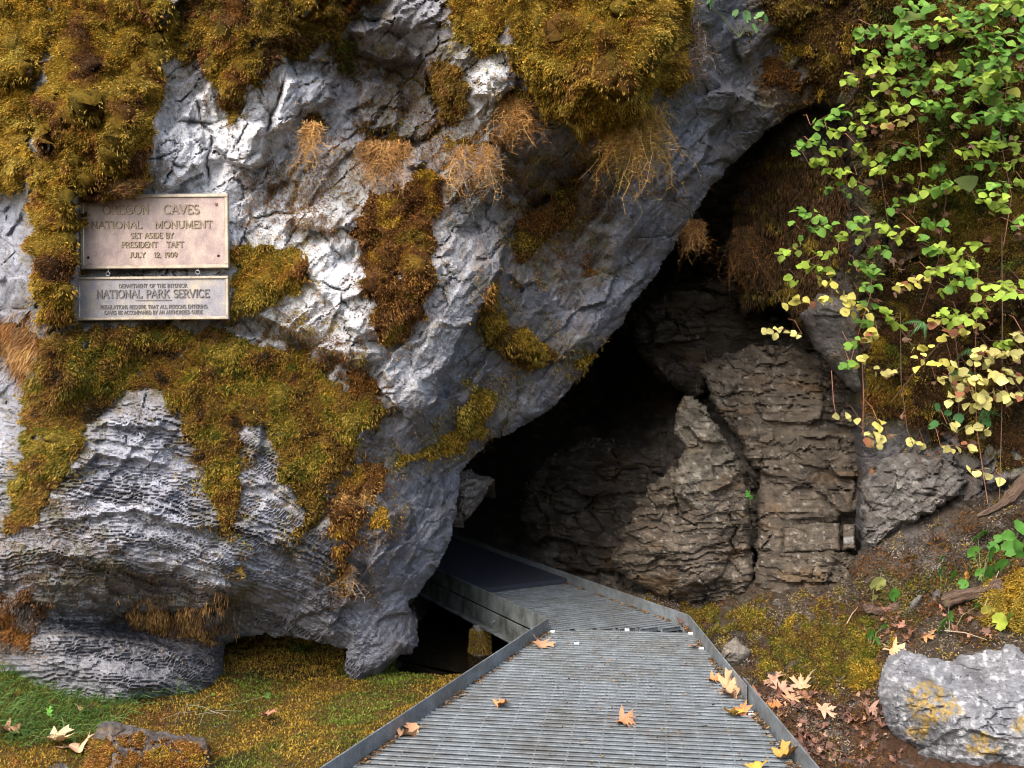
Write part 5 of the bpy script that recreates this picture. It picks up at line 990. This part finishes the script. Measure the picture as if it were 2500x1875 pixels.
for sx_, sy_, lb in SHR:
    d = bank_d(max(sx_, 2120), sy_); r = empty('shrub', at(sx_, sy_, d)); tag(r, lb, 'shrub', 'shrub sprays on the leafy bank'); shr.append((sx_, sy_, r, np.array(at(sx_, sy_, d))))
def pt(px, py, dd): return np.array(at(px, py, dd))
for x0, y0, x1, y1, nl, ck in SPR:
    mx, my = (x0+x1)/2, (y0+y1)/2; _, _, root, org = min(shr, key=lambda s: (s[0]-mx)**2+(s[1]-my)**2*1.3)
    db = bank_d(max(mx, 2120), my)-rs.uniform(.22, .5)
    if mx < 2080: db = min(db, 5.2)
    if x1 < x0: x0, y0, x1, y1 = x1, y1, x0, y0
    if rs.random() < .35: x0, y0, x1, y1 = x1, y1, x0, y0
    a, b = pt(x1, y1, db+.05), pt(x0, y0, db-.05); mid = (a+b)/2+np.array((0, 0, .012))
    anchor = a+np.array((rs.uniform(-.03, .10), .30, rs.uniform(.02, .14)))
    stem = MB(); path = [anchor, (anchor+a)/2+np.array((0, 0, .03)), a, mid, b]; stem.tube([p-org for p in path], [.0022, .002, .0016, .0013, .0008], 4)
    br = stem.build('branch', M_stem if rs.random() < .6 else M_redstem, root)
    nl = max(1, int(nl*1.55))
    for i in range(nl):
        t = (i+.5)/nl+rs.uniform(-.04, .04); p = (a*(1-t)+mid*t if t < .5 else a*(1-t)+b*t); p = a*(1-t)**2+2*mid*t*(1-t)+b*t*t+np.array((rs.gauss(0, .008), rs.gauss(0, .025), rs.gauss(0, .013)))
        ax = (b-a)/np.linalg.norm(b-a); side = (1 if i % 2 else -1); fwd = Vector((ax[0]*.55+rs.gauss(0, .3), -.35+rs.gauss(0, .35), .55*side*rs.uniform(.2, 1)-.35))
        nrm = Vector((rs.gauss(0, .4), -.7+rs.gauss(0, .25), .75+rs.gauss(0, .3)))
        c = np.array(LC[ck]); o2 = np.array(LC[{'g': 'l', 'l': 'g', 'y': 'p', 'p': 'y'}[ck]]); c = c*(1-.45*rs.random()**2)+o2*.45*rs.random()**2; c = c*rs.uniform(.8, 1.2)
        if ck in 'yp' and rs.random() < .12: c = np.array((.3, .12, .06))
        lf = inst('leaf', LEAF[2] if (ck == 'g' and rs.random() < .35) else LEAF[rs.choice((0, 1, 3, 4, 5))], br, frame_of(p-org, fwd, nrm, rs.uniform(.034, .058)), c)
# bare hanging vine stems and dry leaves caught in the shrubs
VN = [((2446,570),(2447,760),(2446,1000),(2440,1222)),((2388,640),(2380,900),(2385,1050),(2412,1230)),((2300,830),(2240,900),(2200,950),(2172,985)),((2130,640),(2125,720),(2100,800),(2075,890)),((2198,760),(2200,930),(2215,1050),(2260,1160)),((2105,870),(2108,960),(2106,1060)),((2330,800),(2345,930),(2335,1080)),((2460,200),(2440,330),(2470,480),(2450,600)),((2160,330),(2150,420),(2170,560)),((2240,300),(2250,420),(2230,520)),((2310,480),(2290,640),(2250,760)),((2030,905),(2035,980),(2042,1020))]
for k, pl in enumerate(VN):
    mx, my = pl[1]; _, _, root, org = min(shr, key=lambda s: (s[0]-mx)**2+(s[1]-my)**2); q = MB(); q.tube([pt(x, y, bank_d(max(x, 2130), y)-.22)-org for x, y in pl], [.0022]*len(pl), 4); q.build('vine_stem', M_redstem if k % 2 else M_stem, root)
for k in range(150):
    px, py = rs.uniform(2060, 2530), rs.uniform(-10, 760) if k < 110 else rs.uniform(760, 1150)
    if px < 2120 and py > 200: px += 80
    _, _, root, org = min(shr, key=lambda s: (s[0]-px)**2+(s[1]-py)**2); p = pt(px, py, bank_d(max(px, 2130), py)-rs.uniform(.05, .16))-org
    inst('dry_leaf', CRUMB[k % 4] if k % 3 else LEAF[k % 2], root, frame_of(p, (rs.gauss(0, 1), rs.gauss(0, .5), -1), (rs.gauss(0, .5), -1, rs.gauss(0, .5)), rs.uniform(.018, .04)), (np.array((.17, .075, .035)) if rs.random() < .7 else np.array((.30, .18, .11)))*rs.uniform(.6, 1.3))
for px, py, s_, c in ((2220,60,.12,(.10,.22,.03)),(2160,60,.10,(.16,.18,.04)),(2250,40,.12,(.13,.17,.04)),(2430,225,.09,(.30,.36,.04)),(2400,245,.07,(.25,.36,.04)),(2460,220,.07,(.38,.36,.05)),(2350,430,.12,(.10,.13,.035)),(2360,30,.10,(.09,.2,.03)),(2280,20,.09,(.09,.2,.03)),(2470,265,.07,(.09,.2,.04))):
    _, _, root, org = min(shr, key=lambda s: (s[0]-px)**2+(s[1]-py)**2); p = pt(px, py, bank_d(px, py)-.30)-org
    inst('large_leaf', LEAF[1], root, frame_of(p, (rs.gauss(0, .5), -.3, -.3), (rs.gauss(0, .3), -.7, .7), s_), c)
print('shrubs', time.time()-T0)

# ------------------------------------------------------------------ low plants with scalloped leaves, ferns
def bank_pos(px, py, info=BK):
    i = np.clip(np.searchsorted(info['ax'], px), 1, len(info['ax'])-2); j = np.clip(np.searchsorted(info['ay'], py), 1, len(info['ay'])-2); return info['pos'][j, i].copy(), info['nrm'][j, i].copy()
def low_plant(label, leaves, dep=None, col=(.10, .26, .04), z6=None, mesh=None, group='scalloped leaf plants'):
    cx = sum(l[0] for l in leaves)/len(leaves); cy = max(l[1] for l in leaves)
    base = bank_pos(cx, cy+8)[0] if dep is None else pt(cx, cy+8, dep); root = empty('low_plant', base); tag(root, label, 'plant', group)
    for px, py, s_, *cc in leaves:
        p = (bank_pos(px, py)[0]+np.array((0, -.05, .03)) if dep is None else pt(px, py, dep-.05))-base; q = MB(); q.tube([(0, 0, -.02), p*.5+np.array((0, .01, .02)), p], [.0018, .0015, .0012], 4); st = q.build('stalk', M_gstem, root)
        c = np.array(cc[0] if cc else col)*rs.uniform(.8, 1.2); inst('leaf', mesh or ROUND[rs.randint(0, 1)], root, frame_of(p, (rs.gauss(0, .6), -.3, .6+rs.gauss(0, .4)), (rs.gauss(0, .3), -.8, .6), s_*4.8/F), c)
    return root
zb = lambda l: [(1600+.407*a, 1200+.407*b, s*.407, *c) for a, b, s, *c in l]
low_plant('cluster of green scalloped leaves above the orange fallen leaf', zb([(1905,290,60),(1975,350,40),(2010,310,30),(1880,410,55),(1980,410,50),(2030,470,50),(1960,520,60),(1915,520,40)]))
low_plant('green scalloped leaves at the right edge of the bank', zb([(2080,310,50),(2120,380,70),(2160,240,55),(2070,370,50),(2200,340,45)]))
low_plant('small round green leaves on the bare bank', zb([(1680,430,38),(1675,510,34),(1755,530,36),(1800,575,34),(1690,575,26)]))
low_plant('pale yellow scalloped leaf on the mossy slope', zb([(1300,575,58,(.50,.52,.16)),(1285,650,24,(.5,.5,.15))]))
low_plant('pair of green leaves beside the pale leaf', zb([(1410,645,46),(1390,660,36)]))
low_plant('dark green lobed leaves near the upright pale stones', zb([(1730,690,44),(1740,770,34),(1680,830,58),(1895,710,22)]))
low_plant('yellow green leaves above the boulder', zb([(2020,810,52,(.36,.42,.06)),(2080,800,44,(.2,.34,.06)),(1960,740,40,(.45,.40,.08)),(2190,800,50,(.4,.42,.08)),(2190,590,40,(.4,.42,.08))]))
low_plant('tiny green seedling cluster left of the boulder', zb([(1265,885,34),(1305,915,30),(1340,830,24),(1245,880,22)]))
low_plant('scalloped green leaves at the top of the arch', [(1824,45,18),(1850,40,16),(1843,74,16),(1868,50,13),(1718,10,16),(1735,14,13),(1795,35,11)], 5.22, (.16, .30, .10))
low_plant('round green leaves below the pale leaf mass', [(2276,1040,16),(2290,997,13),(2337,1025,15),(2312,1010,10),(2408,1035,14),(2370,1002,8)], 5.0, (.07, .19, .06))
low_plant('green lobed leaf growing in the rock crack', [(1828,1208,14),(1836,1216,9)], 5.6, (.07, .26, .03), mesh=MAPG)
low_plant('bright green lobed plant in the grass at the left', [(118,1740,16),(128,1765,15),(105,1770,14),(98,1775,10)], 4.6, (.16, .40, .06), mesh=MAPG)
low_plant('small clover like plants below the cliff foot', [(285,1695,6),(300,1730,6),(330,1735,7),(350,1760,6),(300,1770,6),(270,1755,7),(380,1745,5),(430,1740,6),(420,1760,5),(460,1755,6),(340,1780,6),(655,1698,8),(520,1695,4)], 4.85, (.16, .34, .07))
def fern(label, px, py, d, s_, rot):
    base = pt(px, py, d); root = empty('fern', base); tag(root, label, 'fern', 'small ferns on the bank')
    for k in range(3):
        q = MB(); a = rot+(k-1)*.6; dx, dz = math.sin(a), -math.cos(a); n_ = 12
        for i in range(n_):
            t = i/n_; c = np.array((dx*t*s_, -.08*s_*t, dz*t*s_+.25*s_*math.sin(t*2))); w_ = .20*s_*(1-t)*min(1, t*6+.4)
            for sd in (-1, 1):
                e = c+np.array((-dz*sd*w_+dx*.02, -.01, dx*sd*w_+dz*.02)); b_ = c+np.array((dx, 0, dz))*s_/n_*.7; q.add([c, b_, e], [(0, 1, 2)])
        fr = q.build('frond', mat_fern, root)
mat_fern = mat('fern_green', plain((.06, .16, .035), .55))
fern('dark green fern left of the pale leaf mass', 2325, 905, 5.05, .15, .5); fern('little fern by the round green leaves', 2400, 1000, 5.0, .12, .3); fern('fern hanging between the yellow leaves', 2255, 785, 5.1, .13, -.6); fern('fern behind the cream sprays', 2375, 850, 5.05, .12, -.2)

# ------------------------------------------------------------------ fallen leaves
TAN, ORA, BRN, YEL = (.44, .24, .125), (.45, .18, .06), (.24, .10, .055), (.52, .31, .05)
def fallen(label, px, py, size, rot, col, mesh=0, on='deck', tilt=.2, group=None):
    if on == 'deck': p = deck(px, py, .012); nn = Vector((0, 0, 1))
    elif on == 'ground':
        y = 4.5
        for _ in range(12): z = float(ground_z(np.array([y*(px-1250)/F]), np.array([y]))[0])+.03; y = (EYE-z)*F/(py-937.5)
        p = np.array((y*(px-1250)/F, y, z)); nn = Vector((0, 0, 1))
    else: p, n_ = bank_pos(px, py); nn = Vector(n_); p = p+n_*.02
    nn = (nn+Vector((rs.gauss(0, tilt), rs.gauss(0, tilt)-.1, 0))).normalized(); f = Vector((math.sin(rot), math.cos(rot), 0)); f = f-nn*f.dot(nn)
    o = inst('fallen_leaf', (MAPLE+CRUMB)[mesh], None, frame_of(p, f, nn, size), np.array(col)*rs.uniform(.85, 1.15)); tag(o, label, 'leaf', group); return o
GD = 'maple leaves fallen on the walkway'
fallen('tan leaf on the grating beside the inner corner of the kerb', 1318, 1572, .072, 2.6, TAN, 1, group=GD)
fallen('small orange leaf in the middle left of the grating', 1219, 1719, .045, 1.2, ORA, 2, group=GD)
fallen('pale curled leaf against the left kerb', 985, 1790, .055, .9, TAN, 2, group=GD); fallen('tan leaf touching the left kerb, upper of two', 1012, 1775, .055, -1.8, TAN, 3, group=GD)
fallen('narrow brown leaf lying across the grating slats', 1518, 1757, .060, 1.9, (.40, .18, .08), 2, group=GD)
fallen('tiny orange leaf near the far end of the right kerb', 1692, 1578, .035, .5, ORA, 1, group=GD); fallen('small orange leaf left of the tan leaf heap', 1738, 1657, .045, 2.0, ORA, 2, group=GD)
fallen('large tan leaf heaped on the right kerb', 1775, 1674, .070, 1.0, (.50, .29, .14), 1, group=GD); fallen('tan leaf lying below the heaped leaf', 1790, 1695, .065, -1.2, TAN, 2, group=GD)
fallen('yellow half of the leaf pair near the right kerb', 1783, 1740, .060, 2.2, YEL, 1, group=GD); fallen('orange leaf beside the yellow leaf', 1812, 1738, .055, -.5, ORA, 2, group=GD)
fallen('big yellow and orange leaf at the bottom against the right kerb', 1910, 1845, .070, 1.5, (.50, .25, .05), 1, tilt=.35, group=GD); fallen('orange leaf tip at the bottom edge of the grating', 1850, 1872, .05, .3, YEL, 2, group=GD)
fallen('reddish brown leaf clump in the far corner of the kerbs', 1664, 1520, .04, .2, (.22, .08, .05), 4, group=GD); fallen('brown scrap along the far kerb', 1585, 1487, .03, .9, BRN, 5, group=GD); fallen('brown scrap below the far kerb scrap', 1552, 1473, .028, .4, BRN, 6, group=GD)
fallen('pale scrap on the rubber mat', 1232, 1383, .02, 1.6, (.55, .55, .5), 7, group=GD)
fallen('pale curled maple leaf on the ground at the left', 130, 1803, .085, 1.3, (.66, .42, .24), 1, 'ground'); fallen('pale maple leaf right of the curled one', 190, 1822, .085, -.8, (.62, .38, .22), 2, 'ground'); fallen('orange dry leaf above the pale leaves', 202, 1728, .05, .4, TAN, 2, 'ground')
fallen('brown leaf on the moss under the cliff', 645, 1745, .055, 2.0, (.32, .15, .08), 1, 'ground'); fallen('orange leaf at the left edge', 12, 1778, .07, 1.6, TAN, 2, 'ground')
fallen('large orange leaf caught in the scalloped leaves', 2370, 1400, .075, 3.0, (.55, .26, .06), 1, 'bank', .4); fallen('pale tan leaf above the boulder', 2182, 1588, .06, 2.7, (.6, .36, .18), 2, 'bank'); fallen('orange leaf under the lobed green leaves', 2265, 1560, .055, 1.9, (.5, .25, .1), 3, 'bank'); fallen('rust leaf near the yellow green leaves', 2340, 1540, .05, 1.0, (.35, .15, .07), 1, 'bank')
fallen('tan leaf standing apart above the litter', 1958, 1684, .055, .4, (.58, .33, .18), 1, 'bank'); fallen('long tan leaf in the litter', 2010, 1738, .06, 1.5, (.5, .28, .17), 3, 'bank'); fallen('pale tan leaf next to the boulder foot', 2125, 1735, .06, 2.8, (.42, .24, .17), 2, 'bank')
for k, (px, py) in enumerate(((1862,1688),(1880,1680),(1895,1700),(1905,1690),(1925,1712),(1880,1722),(1850,1705),(1940,1720),(1910,1740),(1870,1745),(1965,1705),(1890,1665))):
    fallen('tan maple leaf heaped outside the right kerb', px, py, rs.uniform(.045, .065), rs.uniform(0, 6.3), (TAN, ORA, BRN, (.45, .25, .16))[k % 4], k % 4, 'bank', .35, 'leaf heap outside the right kerb')
for k in range(210):
    px = rs.uniform(1850, 2200); py = 1690+185*rs.random()**.8
    if px < 1790+(py-1690)*.85+40: px += 90
    fallen('brown leaf scrap in the litter between kerb and boulder', px, py, rs.uniform(.010, .030), rs.uniform(0, 6.3), np.array((.15, .07, .045))*rs.uniform(.4, 1.6) if rs.random() < .88 else (.36, .21, .13), 4+k % 4, 'bank', .4, 'leaf litter between kerb and boulder')
for k in range(50):
    px = rs.uniform(2150, 2480); py = rs.uniform(1480, 1570); fallen('brown leaf scrap on the bank above the boulder', px, py, rs.uniform(.012, .035), rs.uniform(0, 6.3), np.array((.22, .10, .06))*rs.uniform(.5, 1.7), 4+k % 4, 'bank', .5, 'leaf litter above the boulder')

# ------------------------------------------------------------------ dead wood, twigs, hanging roots
def barkm(n, l, p):
    tc = N(n, 'ShaderNodeTexCoord'); mp = N(n, 'ShaderNodeMapping'); mp.inputs['Scale'].default_value = (6, 40, 40); l.new(tc.outputs['Object'], mp.inputs['Vector']); n1 = N(n, 'ShaderNodeTexNoise', Scale=2.0, Detail=7.0, Roughness=.7); l.new(mp.outputs[0], n1.inputs['Vector'])
    l.new(ramp(n, l, n1.outputs[0], [(.35, (.03, .018, .012)), (.5, (.11, .065, .04)), (.68, (.22, .15, .10))]), p.inputs['Base Color']); b = N(n, 'ShaderNodeBump', Strength=1.0, Distance=.02); l.new(n1.outputs[0], b.inputs['Height']); l.new(b.outputs[0], p.inputs['Normal']); p.inputs['Roughness'].default_value = .9
M_bark = mat('rotten_wood', barkm)
def log(name, label, p0, p1, r0, r1, seed):
    a, b = np.array(p0), np.array(p1); L = np.linalg.norm(b-a); n = 16; rg = 20; g = np.random.default_rng(seed); V = []; f = []
    for i in range(n+1):
        t = i/n; r = (r0+(r1-r0)*t)*(1+.18*math.sin(t*7+seed)+.1*g.normal())*(1 if 0 < i < n else .55)
        for k in range(rg): q = 6.283*k/rg; rr = r*(1+.16*math.sin(5*q+seed)+.10*math.sin(11*q+t*3)); V.append((t*L, rr*math.cos(q), rr*math.sin(q)+.02*math.sin(t*4+seed)))
    for i in range(n):
        for k in range(rg): f.append((i*rg+k, i*rg+(k+1) % rg, (i+1)*rg+(k+1) % rg, (i+1)*rg+k))
    V += [(0, 0, 0), (L, 0, 0)]; f3 = [(len(V)-2, (k+1) % rg, k) for k in range(rg)]+[(len(V)-1, n*rg+k, n*rg+(k+1) % rg) for k in range(rg)]
    o = mesh_np(name, np.array(V), [np.array(f), np.array(f3)], M_bark, None, True); d = Vector(b-a).normalized(); o.matrix_basis = Matrix.Translation(Vector(a)) @ d.to_track_quat('X', 'Z').to_matrix().to_4x4(); return tag(o, label, 'dead wood')
def bp(px, py, up=.02): return bank_pos(px, py)[0]+np.array((0, -.02, up))
log('log', 'rotting brown log between the scalloped leaves and the pale stones', bp(2300, 1488), bp(2440, 1425), .026, .036, 1)
log('log', 'dark broken root stub left of the upright stones', bp(2105, 1500), bp(2190, 1484), .024, .028, 2)
log('branch', 'weathered dead branch sticking out of the right bank', pt(2385, 1262, 4.75), pt(2520, 1165, 4.7), .014, .034, 3)
for k, (a, b, lb) in enumerate((((1965,1665),(1985,1640),'pale twig standing in the moss near the kerb'),((2300,1545),(2400,1570),'thin twig lying above the boulder'),((2390,1500),(2430,1400),'grey twig leaning on the moss mound'),((2060,1530),(2090,1490),'short twig on the mossy slope'))):
    q = MB(); p0, p1 = bp(*a), bp(*b); q.tube([p0-p0, (p1-p0)*.5+np.array((0, 0, .01)), p1-p0], [.003, .0026, .0015], 5); o = q.build('twig', mat('pale_twig', plain((.35, .28, .2), .8)) if k == 0 else bpy.data.materials['pale_twig'], None, True); o.location = p0; tag(o, lb, 'twig')
for k in range(8):
    px, py = rs.uniform(430, 540), rs.uniform(1720, 1775); y = 4.7; z = -.25; x = y*(px-1250)/F; q = MB(); a = rs.uniform(0, 6.3); L = rs.uniform(.05, .12); y = (EYE-z)*F/(py-937.5); x = y*(px-1250)/F
    q.tube([(-L*math.cos(a), -L*math.sin(a), 0), (0, 0, .012), (L*math.cos(a), L*math.sin(a), 0)], .0009, 4); o = q.build('dry_stalk', bpy.data.materials['pale_twig'], None, True); o.location = (x, y, z+.02); tag(o, 'thin straw coloured stalk tangled below the cliff foot', 'stalk', 'dry stalks below the cliff foot')
print('plants', time.time()-T0)
print('total', time.time()-T0)
